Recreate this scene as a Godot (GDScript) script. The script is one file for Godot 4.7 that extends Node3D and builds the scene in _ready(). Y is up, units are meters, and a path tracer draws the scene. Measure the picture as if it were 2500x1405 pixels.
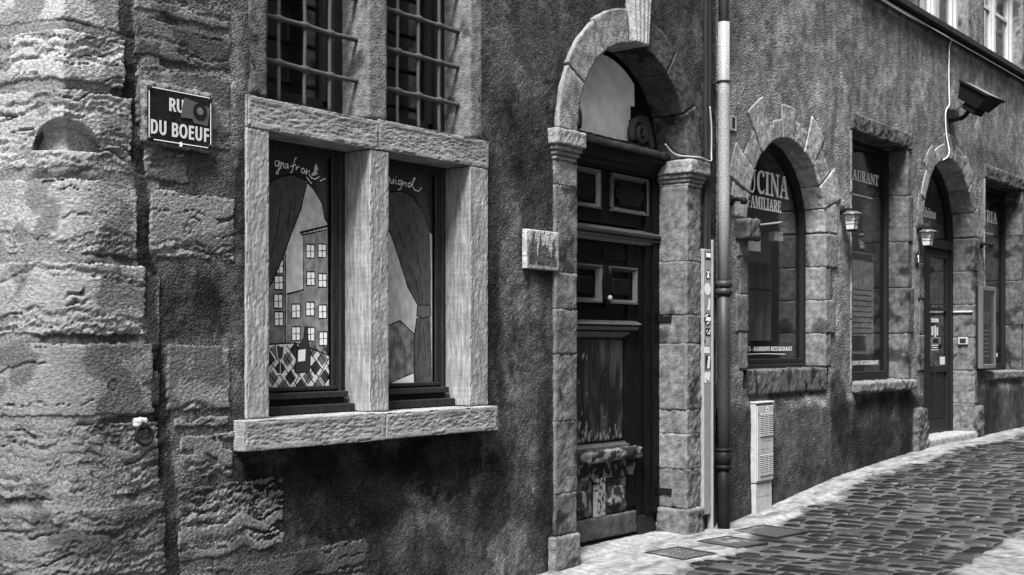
extends Node3D
# A street corner in an old quarter: rough quoin stones, a double window, an arched door, a restaurant front, setts.
# x runs along the facade, the facade lies in z = 0 and the street in z > 0.

var M := {}
var taken := {}
var noise_a := FastNoiseLite.new()
var noise_b := FastNoiseLite.new()
var noise_r := FastNoiseLite.new()
var noise_f := FastNoiseLite.new()
var noise_c := FastNoiseLite.new()
var rng := RandomNumberGenerator.new()
var corner_house: Node3D
var restaurant_house: Node3D

const CORNER := 2.834
const SEAM := 8.34


func _ready() -> void:
	rng.seed = 7
	setup_view()
	setup_noise()
	setup_materials()
	build_ground()
	build_corner_house()
	build_restaurant_house()
	build_opposite_house()
	build_wall_things()
	build_street_things()


func setup_view() -> void:
	var cam := Camera3D.new()
	cam.name = "camera"
	cam.projection = Camera3D.PROJECTION_FRUSTUM
	cam.near = 0.1
	cam.far = 200.0
	cam.size = 0.1 * 1405.0 / 3000.0
	cam.frustum_offset = Vector2(0, 0.1 * 142.5 / 3000.0)
	add_child(cam)
	cam.position = Vector3(0, 1.5, 4.6)
	cam.rotation = Vector3(0, -deg_to_rad(90.0 - 38.309), 0)
	cam.current = true
	var env := Environment.new()
	env.background_mode = Environment.BG_SKY
	var sky := Sky.new()
	var sm := ProceduralSkyMaterial.new()
	sm.sky_top_color = Color(0.54, 0.54, 0.54)
	sm.sky_horizon_color = Color(0.45, 0.45, 0.45)
	sm.sky_curve = 0.2
	sm.ground_bottom_color = Color(0.25, 0.25, 0.25)
	sm.ground_horizon_color = Color(0.45, 0.45, 0.45)
	sky.sky_material = sm
	env.sky = sky
	env.tonemap_mode = Environment.TONE_MAPPER_LINEAR
	env.tonemap_exposure = 7.8
	env.sdfgi_enabled = true
	env.ssao_enabled = true
	env.ssil_enabled = true
	var we := WorldEnvironment.new()
	we.name = "environment"
	we.environment = env
	add_child(we)
	var sun := DirectionalLight3D.new()
	sun.name = "sun"
	sun.light_energy = 0.5
	sun.light_angular_distance = 16.0
	sun.light_color = Color(1, 1, 1)
	sun.shadow_enabled = true
	add_child(sun)
	sun.look_at_from_position(Vector3(-0.62, 1.0, 0.27), Vector3.ZERO)


# ---------------------------------------------------------------- helpers

func setup_noise() -> void:
	for d in [[noise_a, 11, FastNoiseLite.FRACTAL_FBM, 3], [noise_b, 23, FastNoiseLite.FRACTAL_NONE, 1], [noise_r, 37, FastNoiseLite.FRACTAL_RIDGED, 3], [noise_f, 5, FastNoiseLite.FRACTAL_FBM, 5]]:
		var n: FastNoiseLite = d[0]
		n.noise_type = FastNoiseLite.TYPE_SIMPLEX_SMOOTH
		n.seed = d[1]
		n.frequency = 1.0
		n.fractal_type = d[2]
		n.fractal_octaves = d[3]
	var c := noise_c
	c.noise_type = FastNoiseLite.TYPE_CELLULAR
	c.cellular_return_type = FastNoiseLite.RETURN_DISTANCE
	c.fractal_type = FastNoiseLite.FRACTAL_NONE
	c.seed = 3
	c.frequency = 1.0


func na(x: float, y: float) -> float:
	return noise_a.get_noise_2d(x, y)


func nb(x: float, y: float) -> float:
	return noise_b.get_noise_2d(x, y)


func na3(p: Vector3, k: float) -> float:
	return noise_a.get_noise_3d(p.x * k, p.y * k, p.z * k)


func sstep(a: float, b: float, x: float) -> float:
	return smoothstep(a, b, x)


func gray(v: float) -> Color:
	return Color(v, v, v)


func seamless(seed_: int, freq: float, oct: int, size: int, kind := FastNoiseLite.TYPE_SIMPLEX_SMOOTH) -> Image:
	var n := FastNoiseLite.new()
	n.noise_type = kind
	n.seed = seed_
	n.frequency = freq
	n.fractal_type = FastNoiseLite.FRACTAL_FBM if oct > 1 else FastNoiseLite.FRACTAL_NONE
	n.fractal_octaves = oct
	if kind == FastNoiseLite.TYPE_CELLULAR:
		n.cellular_return_type = FastNoiseLite.RETURN_DISTANCE
	return n.get_seamless_image(size, size, false, false, 0.15, true)


func mixed_image(a: Image, b: Image, wa: float) -> Image:
	return mixed(a, b, wa, 1.4, 0.0, 1.0).get_image()


func mixed(a: Image, b: Image, wa: float, gain: float, lo: float, hi: float) -> ImageTexture:
	# two noise images joined, contrast raised about the middle, then laid between lo and hi
	var da := a.get_data()
	var db := b.get_data()
	var out := PackedByteArray()
	out.resize(da.size())
	for i in da.size():
		var v := (da[i] * wa + db[i] * (1.0 - wa)) / 255.0
		v = clampf((v - 0.5) * gain + 0.5, 0.0, 1.0)
		out[i] = int((lo + (hi - lo) * v) * 255.0)
	return ImageTexture.create_from_image(Image.create_from_data(a.get_width(), a.get_height(), false, Image.FORMAT_L8, out))


func mk(g: float, rough: float, o := {}) -> StandardMaterial3D:
	var m := StandardMaterial3D.new()
	m.albedo_color = gray(g).linear_to_srgb()
	m.roughness = rough
	m.metallic_specular = o.get("spec", 0.2 if g < 0.05 else 0.4)
	m.metallic = o.get("metal", 0.0)
	m.vertex_color_use_as_albedo = o.get("vc", false)
	if o.has("tex"):
		m.albedo_texture = o.tex
	if o.has("bump"):
		m.heightmap_enabled = true
		m.heightmap_texture = o.bump
		m.heightmap_scale = o.get("relief", 0.5)
	if o.has("scale"):
		m.uv1_triplanar = true
		m.uv1_world_triplanar = true
		m.uv1_scale = o.scale
	return m


func setup_materials() -> void:
	var s1 := seamless(1, 0.045, 3, 1024)
	var s2 := seamless(2, 0.14, 2, 1024)
	var s3 := seamless(3, 0.012, 4, 1024)
	var s4 := seamless(4, 0.055, 1, 1024, FastNoiseLite.TYPE_CELLULAR)
	var s5 := seamless(9, 0.075, 2, 1024)
	var rough_h := mixed(s1, s2, 0.6, 1.6, 0.0, 1.0)
	var grit_h := mixed(s4, s5, 0.6, 1.5, 0.0, 1.0)
	var cast_h := mixed(s4, mixed_image(s5, s2, 0.6), 0.30, 2.0, 0.0, 1.0)
	var mottle := mixed(s3, s2, 0.8, 1.6, 0.70, 1.0)
	var spots := mixed(s4, s2, 0.3, 3.2, 0.40, 1.0)
	var soft := mixed(s3, s1, 0.85, 1.2, 0.86, 1.0)
	var speck := mixed(s1, s2, 0.75, 1.9, 0.62, 1.0)
	M.plaster = mk(1.0, 0.95, {vc = true, tex = speck, bump = cast_h, relief = 1.1, scale = Vector3(0.95, 0.95, 0.95), spec = 0.15})
	M.plaster2 = mk(1.0, 0.95, {vc = true, tex = mottle, bump = cast_h, relief = 1.2, scale = Vector3(0.55, 0.55, 0.55), spec = 0.15})
	M.quoin = mk(1.0, 0.92, {vc = true, tex = speck, bump = grit_h, relief = 0.28, scale = Vector3(1.0, 1.5, 1.0), spec = 0.15})
	M.mortar = mk(1.0, 0.97, {vc = true, tex = speck, bump = grit_h, relief = 0.45, scale = Vector3(1.1, 1.1, 1.1), spec = 0.15})
	M.ashlar = mk(1.0, 0.9, {vc = true, tex = mottle, bump = grit_h, relief = 0.35, scale = Vector3(1.3, 1.3, 1.3), spec = 0.15})
	M.ashlar_long = mk(1.0, 0.9, {vc = true, tex = mottle, bump = rough_h, relief = 0.5, scale = Vector3(0.5, 3.0, 1.2), spec = 0.15})
	M.ashlar_tall = mk(1.0, 0.9, {vc = true, tex = mottle, bump = rough_h, relief = 0.35, scale = Vector3(3.0, 0.4, 3.0), spec = 0.15})
	M.oldwood = mk(1.0, 0.55, {spec = 0.25, vc = true, tex = mottle, bump = rough_h, relief = 0.12, scale = Vector3(5.0, 0.4, 5.0)})
	M.oldwood_long = mk(1.0, 0.6, {spec = 0.25, vc = true, tex = speck, bump = rough_h, relief = 0.3, scale = Vector3(0.6, 5.0, 5.0)})
	M.door = mk(0.006, 0.30, {tex = mottle, bump = rough_h, relief = 0.05, scale = Vector3(5.0, 0.4, 5.0)})
	M.door_long = mk(0.075, 0.3, {spec = 0.5, tex = mottle, bump = rough_h, relief = 0.06, scale = Vector3(0.4, 5.0, 5.0)})  # paler moulding paint: some wear, and highlights put into the colour
	M.frame_paint = mk(0.03, 0.4, {tex = mottle, scale = Vector3(4.0, 0.5, 4.0)})
	M.frame_dark = mk(0.015, 0.4)
	M.frame_white = mk(0.5, 0.5, {tex = soft, scale = Vector3(1, 0.6, 1)})
	M.iron = mk(0.03, 0.5, {bump = grit_h, relief = 0.12, tex = speck, scale = Vector3(4, 4, 4)})
	M.iron_bar = mk(0.06, 0.65, {bump = grit_h, relief = 0.1, tex = speck, scale = Vector3(4, 4, 4)})
	M.black_metal = mk(0.008, 0.5)
	M.black_plastic = mk(0.02, 0.6)
	M.cable_white = mk(0.6, 0.5)
	M.cable_dark = mk(0.12, 0.5)
	M.cable_grey = mk(0.25, 0.5)
	M.zinc = mk(0.5, 0.55, {metal = 0.1, tex = spots, scale = Vector3(2.4, 1.6, 2.4), bump = s_tex(s1), relief = 0.06})
	M.zinc_dark = mk(0.05, 0.52, {metal = 0.1, tex = spots, scale = Vector3(2, 0.8, 2), bump = s_tex(s1), relief = 0.08})
	M.trunking = mk(0.24, 0.5, {tex = soft, scale = Vector3(2, 0.7, 2)})
	M.plastic_box = mk(0.36, 0.5, {tex = soft, scale = Vector3(1, 0.9, 1)})
	M.plastic_slot = mk(0.10, 0.7)
	M.enamel = mk(0.016, 0.25, {tex = mottle, scale = Vector3(2, 2, 2)})
	M.enamel_white = mk(0.40, 0.35)
	M.letter = mk(0.8, 0.5)
	M.letter_dim = mk(0.55, 0.5)
	M.letter_black = mk(0.02, 0.6)
	M.paper = mk(0.55, 0.7)
	M.paper_dim = mk(0.25, 0.7)
	M.tympanum = mk(0.86, 0.6, {tex = soft, scale = Vector3(0.6, 0.6, 0.6)})
	M.scroll = mk(0.07, 0.5, {tex = speck, bump = rough_h, relief = 0.1, scale = Vector3(4, 4, 4)})
	M.film = mk(0.006, 0.9, {spec = 0.1})
	M.string = mk(0.03, 0.8, {tex = mottle, scale = Vector3(0.7, 3, 3)})
	M.poster = mk(0.42, 0.6, {tex = mottle, scale = Vector3(1.2, 1.2, 1.2)})
	M.sticker_dark = mk(0.06, 0.35)
	M.lantern_roof = mk(0.10, 0.3, {metal = 0.3})
	M.bulb = mk(0.7, 0.2)
	M.lens = mk(0.16, 0.3)
	M.case_metal = mk(0.09, 0.45)
	M.zinc_mid = mk(0.14, 0.42, {metal = 0.25, tex = speck, scale = Vector3(5, 1.0, 5)})
	M.grate = mk(0.16, 0.35, {metal = 0.6, tex = speck, scale = Vector3(5, 5, 5)})
	M.ring = mk(0.008, 0.65)
	M.room = mk(0.10, 0.9)
	M.curtain = mk(0.16, 0.9)
	M.far_plaster = mk(0.18, 0.95, {tex = mottle, scale = Vector3(0.4, 0.4, 0.4)})
	M.roof = mk(0.12, 0.9)
	M.sett = mk(1.0, 0.48, {spec = 0.36, vc = true, tex = speck, bump = grit_h, relief = 0.15, scale = Vector3(3.5, 3.5, 3.5)})
	for k in 6:
		M["sett%d" % k] = mk([0.008, 0.013, 0.02, 0.034, 0.06, 0.10][k], [0.42, 0.45, 0.48, 0.5, 0.55, 0.6][k], {spec = 0.36, tex = speck, bump = grit_h, relief = 0.15, scale = Vector3(2.2, 2.2, 2.2)})
	M.ground = mk(1.0, 0.7, {vc = true, tex = mottle, bump = rough_h, relief = 0.35, scale = Vector3(1.1, 1.1, 1.1)})
	M.slab = mk(1.0, 0.85, {vc = true, tex = mottle, bump = grit_h, relief = 0.2, scale = Vector3(1.0, 1.0, 1.0)})
	var g := StandardMaterial3D.new()
	g.transparency = BaseMaterial3D.TRANSPARENCY_ALPHA
	g.albedo_color = Color(0.1, 0.1, 0.1, 0.12)
	g.roughness = 0.04
	M.glass = g
	var lg := StandardMaterial3D.new()
	lg.transparency = BaseMaterial3D.TRANSPARENCY_ALPHA
	lg.albedo_color = Color(0.85, 0.85, 0.85, 0.55)
	lg.roughness = 0.2
	M.lamp_glass = lg


func s_tex(im: Image) -> ImageTexture:
	return ImageTexture.create_from_image(im)


func numbered(parent: Node, called: String) -> String:
	var k := str(parent.get_instance_id()) + called
	var n: int = taken.get(k, 0)
	taken[k] = n + 1
	return called if n == 0 else "%s_%03d" % [called, n]


func offset_of(n: Node) -> Vector3:
	var o := Vector3.ZERO
	while n != self and n is Node3D:
		o += (n as Node3D).position
		n = n.get_parent()
	return o


func tag(o: Node, label: String, category: String, group := "") -> void:
	o.set_meta("label", label)
	o.set_meta("category", category)
	if group != "":
		o.set_meta("group", group)


func thing(called: String, at: Vector3, label: String, category: String, group := "") -> Node3D:
	var o := Node3D.new()
	o.name = numbered(self, called)
	add_child(o)
	o.position = at
	tag(o, label, category, group)
	return o


func part_node(parent: Node3D, called: String) -> Node3D:
	var o := Node3D.new()
	o.name = numbered(parent, called)
	parent.add_child(o)
	return o


func put(parent: Node, called: String, mesh: Mesh, m: Material, world := true) -> MeshInstance3D:
	# world: the mesh is given in world coordinates (none of the parents is turned)
	var o := MeshInstance3D.new()
	o.name = numbered(parent, called)
	o.mesh = mesh
	o.material_override = m
	parent.add_child(o)
	if world and parent != self:
		o.position = -offset_of(parent)
	return o


func structure(called: String, mesh: Mesh, m: Material) -> MeshInstance3D:
	var o := put(self, called, mesh, m)
	o.set_meta("kind", "structure")
	return o


func finish(v: PackedVector3Array, idx: PackedInt32Array, col: PackedColorArray) -> ArrayMesh:
	var arr := []
	arr.resize(Mesh.ARRAY_MAX)
	arr[Mesh.ARRAY_VERTEX] = v
	if idx.size():
		arr[Mesh.ARRAY_INDEX] = idx
	if col.size():
		arr[Mesh.ARRAY_COLOR] = col
	var am := ArrayMesh.new()
	am.add_surface_from_arrays(Mesh.PRIMITIVE_TRIANGLES, arr)
	var st := SurfaceTool.new()
	st.create_from(am, 0)
	st.generate_normals()
	return st.commit()


class Pen:
	# a soup of flat triangles
	var v := PackedVector3Array()

	func tri(a: Vector3, b: Vector3, c: Vector3, out: Vector3) -> void:
		if (a - c).cross(a - b).dot(out) < 0.0:
			var t := b
			b = c
			c = t
		v.append(a)
		v.append(b)
		v.append(c)

	func quad(a: Vector3, b: Vector3, c: Vector3, d: Vector3, out: Vector3) -> void:
		tri(a, b, c, out)
		tri(a, c, d, out)

	func box(lo: Vector3, hi: Vector3, b := 0.004) -> void:
		var mid := (lo + hi) * 0.5
		var half := (hi - lo) * 0.5
		b = minf(b, minf(half.x, minf(half.y, half.z)) * 0.9)
		var P := func(ax: int, s: Vector3) -> Vector3:
			var e := half - Vector3(b, b, b)
			e[ax] = half[ax]
			return mid + s * e
		for ax in 3:
			var u := (ax + 1) % 3
			var w := (ax + 2) % 3
			for sg in [-1.0, 1.0]:
				var n := Vector3.ZERO
				n[ax] = sg
				var s := []
				for q in [[-1, -1], [1, -1], [1, 1], [-1, 1]]:
					var t := Vector3.ZERO
					t[ax] = sg
					t[u] = q[0]
					t[w] = q[1]
					s.append(t)
				quad(P.call(ax, s[0]), P.call(ax, s[1]), P.call(ax, s[2]), P.call(ax, s[3]), n)
			for su in [-1.0, 1.0]:
				for sw in [-1.0, 1.0]:
					var a := Vector3.ZERO
					a[ax] = -1
					a[u] = su
					a[w] = sw
					var c := a
					c[ax] = 1
					var n := Vector3.ZERO
					n[u] = su
					n[w] = sw
					quad(P.call(u, a), P.call(u, c), P.call(w, c), P.call(w, a), n)
		for sx in [-1.0, 1.0]:
			for sy in [-1.0, 1.0]:
				for sz in [-1.0, 1.0]:
					var s := Vector3(sx, sy, sz)
					tri(P.call(0, s), P.call(1, s), P.call(2, s), s)

	func prism(poly: PackedVector2Array, z0: float, z1: float) -> void:
		var t := Geometry2D.triangulate_polygon(poly)
		for i in range(0, t.size(), 3):
			for z in [z0, z1]:
				tri(Vector3(poly[t[i]].x, poly[t[i]].y, z), Vector3(poly[t[i + 1]].x, poly[t[i + 1]].y, z), Vector3(poly[t[i + 2]].x, poly[t[i + 2]].y, z), Vector3(0, 0, z - (z0 + z1) * 0.5))
		for i in poly.size():
			var a := poly[i]
			var b := poly[(i + 1) % poly.size()]
			var n := (b - a).orthogonal().normalized()
			if Geometry2D.is_point_in_polygon((a + b) * 0.5 + n * 0.0005, poly):
				n = -n
			quad(Vector3(a.x, a.y, z0), Vector3(b.x, b.y, z0), Vector3(b.x, b.y, z1), Vector3(a.x, a.y, z1), Vector3(n.x, n.y, 0))

	func mesh() -> ArrayMesh:
		var st := SurfaceTool.new()
		st.begin(Mesh.PRIMITIVE_TRIANGLES)
		st.set_smooth_group(-1)
		for p in v:
			st.add_vertex(p)
		st.generate_normals()
		return st.commit()


func profile_x(parent: Node, called: String, prof: Array, x0: float, x1: float, m: Material) -> MeshInstance3D:
	# a moulding: a section of [z, y] points drawn out along x
	var pen := Pen.new()
	var P := PackedVector2Array()
	for q in prof:
		P.append(Vector2(q[0], q[1]))
	var t := Geometry2D.triangulate_polygon(P)
	for x in [x0, x1]:
		for i in range(0, t.size(), 3):
			pen.tri(Vector3(x, P[t[i]].y, P[t[i]].x), Vector3(x, P[t[i + 1]].y, P[t[i + 1]].x), Vector3(x, P[t[i + 2]].y, P[t[i + 2]].x), Vector3(x - (x0 + x1) * 0.5, 0, 0))
	for i in P.size():
		var a := P[i]
		var b := P[(i + 1) % P.size()]
		var n := (b - a).orthogonal().normalized()
		if Geometry2D.is_point_in_polygon((a + b) * 0.5 + n * 0.0003, P):
			n = -n
		pen.quad(Vector3(x0, a.y, a.x), Vector3(x1, a.y, a.x), Vector3(x1, b.y, b.x), Vector3(x0, b.y, b.x), Vector3(0, n.y, n.x))
	return put(parent, called, pen.mesh(), m)


func boxes(parent: Node, called: String, list: Array, m: Material, b := 0.004, world := true) -> MeshInstance3D:
	var pen := Pen.new()
	for q in list:
		pen.box(q[0], q[1], b)
	return put(parent, called, pen.mesh(), m, world)


func bbox(parent: Node, called: String, lo: Vector3, hi: Vector3, m: Material, b := 0.004, world := true) -> MeshInstance3D:
	return boxes(parent, called, [[lo, hi]], m, b, world)


func prism(parent: Node, called: String, poly: PackedVector2Array, z0: float, z1: float, m: Material) -> MeshInstance3D:
	var pen := Pen.new()
	pen.prism(poly, z0, z1)
	return put(parent, called, pen.mesh(), m)


func tube_mesh(pts: PackedVector3Array, radii: Array, sides := 10, caps := true) -> ArrayMesh:
	var v := PackedVector3Array()
	var idx := PackedInt32Array()
	var n := pts.size()
	var up := Vector3.UP
	if absf((pts[1] - pts[0]).normalized().dot(up)) > 0.9:
		up = Vector3.RIGHT
	for i in n:
		var d := (pts[mini(i + 1, n - 1)] - pts[maxi(i - 1, 0)]).normalized()
		var s := d.cross(up).normalized()
		var t := s.cross(d).normalized()
		up = t
		var r: float = radii[i] if radii.size() > 1 else radii[0]
		for k in sides:
			var a := TAU * k / sides
			v.append(pts[i] + (s * cos(a) + t * sin(a)) * r)
	for i in n - 1:
		for k in sides:
			var a := i * sides + k
			var b := i * sides + (k + 1) % sides
			idx.append_array([a, b + sides, b, a, a + sides, b + sides])
	if caps:
		for e in [0, n - 1]:
			v.append(pts[e])
			var c := v.size() - 1
			for k in sides:
				var a: int = e * sides + k
				var b: int = e * sides + (k + 1) % sides
				if e == 0:
					idx.append_array([c, a, b])
				else:
					idx.append_array([c, b, a])
	return finish(v, idx, PackedColorArray())


func curve_points(list: Array, step := 0.03) -> PackedVector3Array:
	# a smooth line through the given points
	var out := PackedVector3Array()
	for i in list.size() - 1:
		var p0: Vector3 = list[maxi(i - 1, 0)]
		var p1: Vector3 = list[i]
		var p2: Vector3 = list[i + 1]
		var p3: Vector3 = list[mini(i + 2, list.size() - 1)]
		var k := maxi(2, int(p1.distance_to(p2) / step))
		for j in k:
			out.append(p1.cubic_interpolate(p2, p0, p3, float(j) / k))
	out.append(list[-1])
	return out


func tube(parent: Node, called: String, list: Array, r: float, m: Material, step := 0.05, sides := 8, world := true) -> MeshInstance3D:
	return put(parent, called, tube_mesh(curve_points(list, step), [r], sides), m, world)


func lathe_mesh(profile: Array, sides := 24) -> ArrayMesh:
	# profile: Vector2(radius, height) from bottom to top, about the y axis
	var v := PackedVector3Array()
	var idx := PackedInt32Array()
	for p in profile:
		for k in sides:
			var a := TAU * k / sides
			v.append(Vector3(cos(a) * p.x, p.y, sin(a) * p.x))
	for i in profile.size() - 1:
		for k in sides:
			var a := i * sides + k
			var b := i * sides + (k + 1) % sides
			idx.append_array([a, b, b + sides, a, b + sides, a + sides])
	return finish(v, idx, PackedColorArray())


func grid_mesh(nx: int, ny: int, at: Callable, keep = null) -> ArrayMesh:
	# at(i, j) gives [position, colour]; the front is where i runs right and j runs up
	var v := PackedVector3Array()
	var col := PackedColorArray()
	var idx := PackedInt32Array()
	v.resize((nx + 1) * (ny + 1))
	col.resize(v.size())
	var w := nx + 1
	for j in ny + 1:
		for i in nx + 1:
			var r: Array = at.call(i, j)
			v[j * w + i] = r[0]
			col[j * w + i] = r[1]
	for j in ny:
		for i in nx:
			if keep != null and not keep.call(i, j):
				continue
			var a := j * w + i
			idx.append_array([a, a + w, a + w + 1, a, a + w + 1, a + 1])
	return finish(v, idx, col)


func rock(lo: Vector3, hi: Vector3, bev: float, res: float, hf: Callable, cf: Callable, warp = null, back := false) -> ArrayMesh:
	# a block with rounded edges, its faces pushed out by hf(point, normal) and coloured by cf(point)
	var v := PackedVector3Array()
	var col := PackedColorArray()
	var idx := PackedInt32Array()
	var bv := Vector3(bev, bev, bev)
	for ax in 3:
		var u := (ax + 1) % 3
		var w := (ax + 2) % 3
		var lu := hi[u] - lo[u]
		var lw := hi[w] - lo[w]
		var nu := maxi(2, int(ceil(lu / res)))
		var nw := maxi(2, int(ceil(lw / res)))
		for sg in [-1, 1]:
			if ax == 2 and sg < 0 and not back:
				continue
			var base := v.size()
			for j in nw + 1:
				for i in nu + 1:
					var p := Vector3.ZERO
					p[ax] = lo[ax] if sg < 0 else hi[ax]
					p[u] = lo[u] + lu * i / nu
					p[w] = lo[w] + lw * j / nw
					var q := p.clamp(lo + bv, hi - bv)
					var n := (p - q).normalized()
					p = q + n * bev
					p += n * float(hf.call(p, n))
					col.append(cf.call(p))
					v.append(warp.call(p) if warp != null else p)
			for j in nw:
				for i in nu:
					var a := base + j * (nu + 1) + i
					var b := a + nu + 1
					if sg > 0:
						idx.append_array([a, b, b + 1, a, b + 1, a + 1])
					else:
						idx.append_array([a, b + 1, b, a, a + 1, b + 1])
	return finish(v, idx, col)


func worn(seed_: float, amp := 0.004, k := 9.0) -> Callable:
	return func(p: Vector3, _n: Vector3) -> float:
		return amp * noise_a.get_noise_3d(p.x * k + seed_, p.y * k, p.z * k) + amp * 0.6 * noise_b.get_noise_3d(p.x * k * 4.0 + seed_, p.y * k * 4.0, p.z * k * 4.0)


func toned(base: float, spread: float, seed_: float, k := 5.0, grime := 0.0) -> Callable:
	# stone with soft mottles and, where grime > 0, sharp-edged patches of black crust
	return func(p: Vector3) -> Color:
		var v := base + spread * noise_a.get_noise_3d(p.x * k + seed_, p.y * k, p.z * k)
		if grime > 0.0:
			var m := noise_f.get_noise_3d(p.x * 3.0 - seed_, p.y * 3.0 + 7.0, p.z * 3.0)
			v *= 1.0 - 0.62 * sstep(0.30 - grime * 0.5, 0.36 - grime * 0.5, m)
		return gray(maxf(v, 0.01))


func lettering(parent: Node, text: String, x0: float, x1: float, y0: float, y1: float, z: float, m: Material, serif := true, bold := true, called := "lettering", depth := 0.002) -> MeshInstance3D:
	var t := TextMesh.new()
	var f := SystemFont.new()
	f.font_names = PackedStringArray(["Droid Serif" if serif else "Droid Sans"])
	f.font_weight = 700 if bold else 400
	t.font = f
	t.font_size = 64
	t.pixel_size = 0.01
	t.depth = 0.05
	t.text = text
	var a := t.get_aabb()
	var o := put(parent, called, t, m, false)
	o.scale = Vector3((x1 - x0) / a.size.x, (y1 - y0) / a.size.y, depth / 0.05)
	o.position = Vector3(x0 - a.position.x * o.scale.x, y0 - a.position.y * o.scale.y, z + depth * 0.5) - offset_of(parent)
	return o


func ground_y(x: float) -> float:
	var t := [[-30.0, -0.9], [0.0, -0.16], [6.2, 0.07], [7.8, 0.10], [8.5, 0.11], [9.3, 0.18], [10.5, 0.30], [11.3, 0.345], [12.8, 0.42], [14.5, 0.43], [16.4, 0.46], [40.0, 1.2]]
	for i in t.size() - 1:
		if x <= t[i + 1][0]:
			return lerpf(t[i][1], t[i + 1][1], (x - t[i][0]) / (t[i + 1][0] - t[i][0]))
	return 1.2


# ---------------------------------------------------------------- ground

func build_ground() -> void:
	# one sheet of cement and sand under everything, pale along the wall, darker between the setts
	var x0 := 2.0
	var x1 := 19.0
	var z0 := 3.9
	var z1 := -0.45
	var nx := 480
	var nzz := 124
	structure("road", grid_mesh(nx, nzz, func(i: int, j: int) -> Array:
		var x := x0 + (x1 - x0) * i / nx
		var z := z0 + (z1 - z0) * j / nzz
		var y := ground_y(x) + 0.004 * na(x * 3.0, z * 3.0) + 0.0025 * na(x * 14.0, z * 14.0)
		var edge := 0.33 + 0.16 * na(x * 1.3, 4.0) + 0.08 * na(x * 6.0, z * 6.0)
		if x < 8.6:
			edge += 0.28 * sstep(8.6, 7.6, x)
		var cement := 1.0 - sstep(edge - 0.05, edge + 0.05, z)
		y += 0.012 * cement
		var a := lerpf(0.070 + 0.05 * na(x * 5.0, z * 5.0) + 0.03 * na(x * 1.1, z * 1.1), 0.25 + 0.13 * na(x * 2.2, z * 7.0), cement)
		a *= 1.0 - 0.45 * sstep(0.22, 0.30, noise_f.get_noise_2d(x * 2.0, z * 4.0 + 9.0))
		return [Vector3(x, y, z), gray(a)]), M.ground)
	var far := grid_mesh(30, 30, func(i: int, j: int) -> Array:
		var x := -30.0 + 80.0 * i / 30.0
		var z := 45.0 - 90.0 * j / 30.0
		return [Vector3(x, ground_y(x) - 0.09, z), gray(0.14)])
	structure("ground", far, M.ground)
	# setts laid in rows across the street
	var road: Node3D = get_node("road")
	var list := []
	var x := 3.6
	var row := 0
	while x < 18.6:
		var w := rng.randf_range(0.11, 0.16)
		var z := 0.36 + rng.randf_range(-0.09, 0.08) + 0.1 * na(x * 1.1, 2.0)
		if x < 8.6:
			z += 0.12
		while z < 1.99:
			var l := rng.randf_range(0.14, 0.27)
			if z + l > 2.06:
				l = 2.06 - z
			if l > 0.07 and not on_grate(x + w * 0.5, z + l * 0.5):
				list.append([x + w * 0.5, z + l * 0.5, w - rng.randf_range(0.012, 0.034), l - rng.randf_range(0.014, 0.04)])
			z += l
		x += w
		row += 1
	# the ones that show largest are parts of their own
	var eye := Vector3(0, 1.5, 4.6)
	var right := Vector3(0.6199, 0, 0.7847)
	var fwd := Vector3(0.7847, 0, -0.6199)
	for s in list:
		var d := Vector3(s[0], ground_y(s[0]), s[1]) - eye
		var depth := d.dot(fwd)
		var sx := d.dot(right) / depth
		var sy := d.y / depth
		var seen: bool = absf(sx) < 0.43 and sy > -0.20
		s.append((s[2] * s[3] * (-sy) / (depth * depth)) if seen else 0.0)
	list.sort_custom(func(p, q): return p[4] > q[4])
	var shapes := []
	for k in 7:
		shapes.append(sett_mesh(k))
	var rest := []
	for k in list.size():
		var s: Array = list[k]
		var kind := clampi(int(absf(rng.randfn(0.0, 1.0)) * 1.9), 0, 5)
		var sc := Vector3(s[2], rng.randf_range(0.9, 1.2) * 0.05, s[3])
		var tilt := Vector3(rng.randfn(0, 0.018), rng.randfn(0, 0.04), rng.randfn(0, 0.02))
		var at := Vector3(s[0], ground_y(s[0]) + 0.002 + rng.randf_range(-0.007, 0.005), s[1])
		var tr := Transform3D(Basis.from_euler(tilt).scaled_local(sc), at)
		if k < 300:
			var o := put(road, "sett", shapes[k % 7], M["sett%d" % kind], false)
			o.transform = tr
		else:
			rest.append([tr, k % 7, kind])
	var v := PackedVector3Array()
	var idx := PackedInt32Array()
	var col := PackedColorArray()
	var tone := [0.008, 0.013, 0.02, 0.034, 0.06, 0.10]
	for r in rest:
		var arr: Array = shapes[r[1]].surface_get_arrays(0)
		var base := v.size()
		for p in arr[Mesh.ARRAY_VERTEX]:
			v.append(r[0] * p)
			col.append(gray(tone[r[2]]))
		for q in arr[Mesh.ARRAY_INDEX]:
			idx.append(base + q)
	var stuff := put(road, "far_setts", finish(v, idx, col), M.sett, false)
	stuff.set_meta("kind", "stuff")


func on_grate(x: float, z: float) -> bool:
	for g in [[7.2, 0.36], [7.78, 0.44], [8.36, 0.44]]:
		if absf(x - g[0]) < 0.26 and absf(z - g[1]) < 0.27:
			return true
	return false


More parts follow.
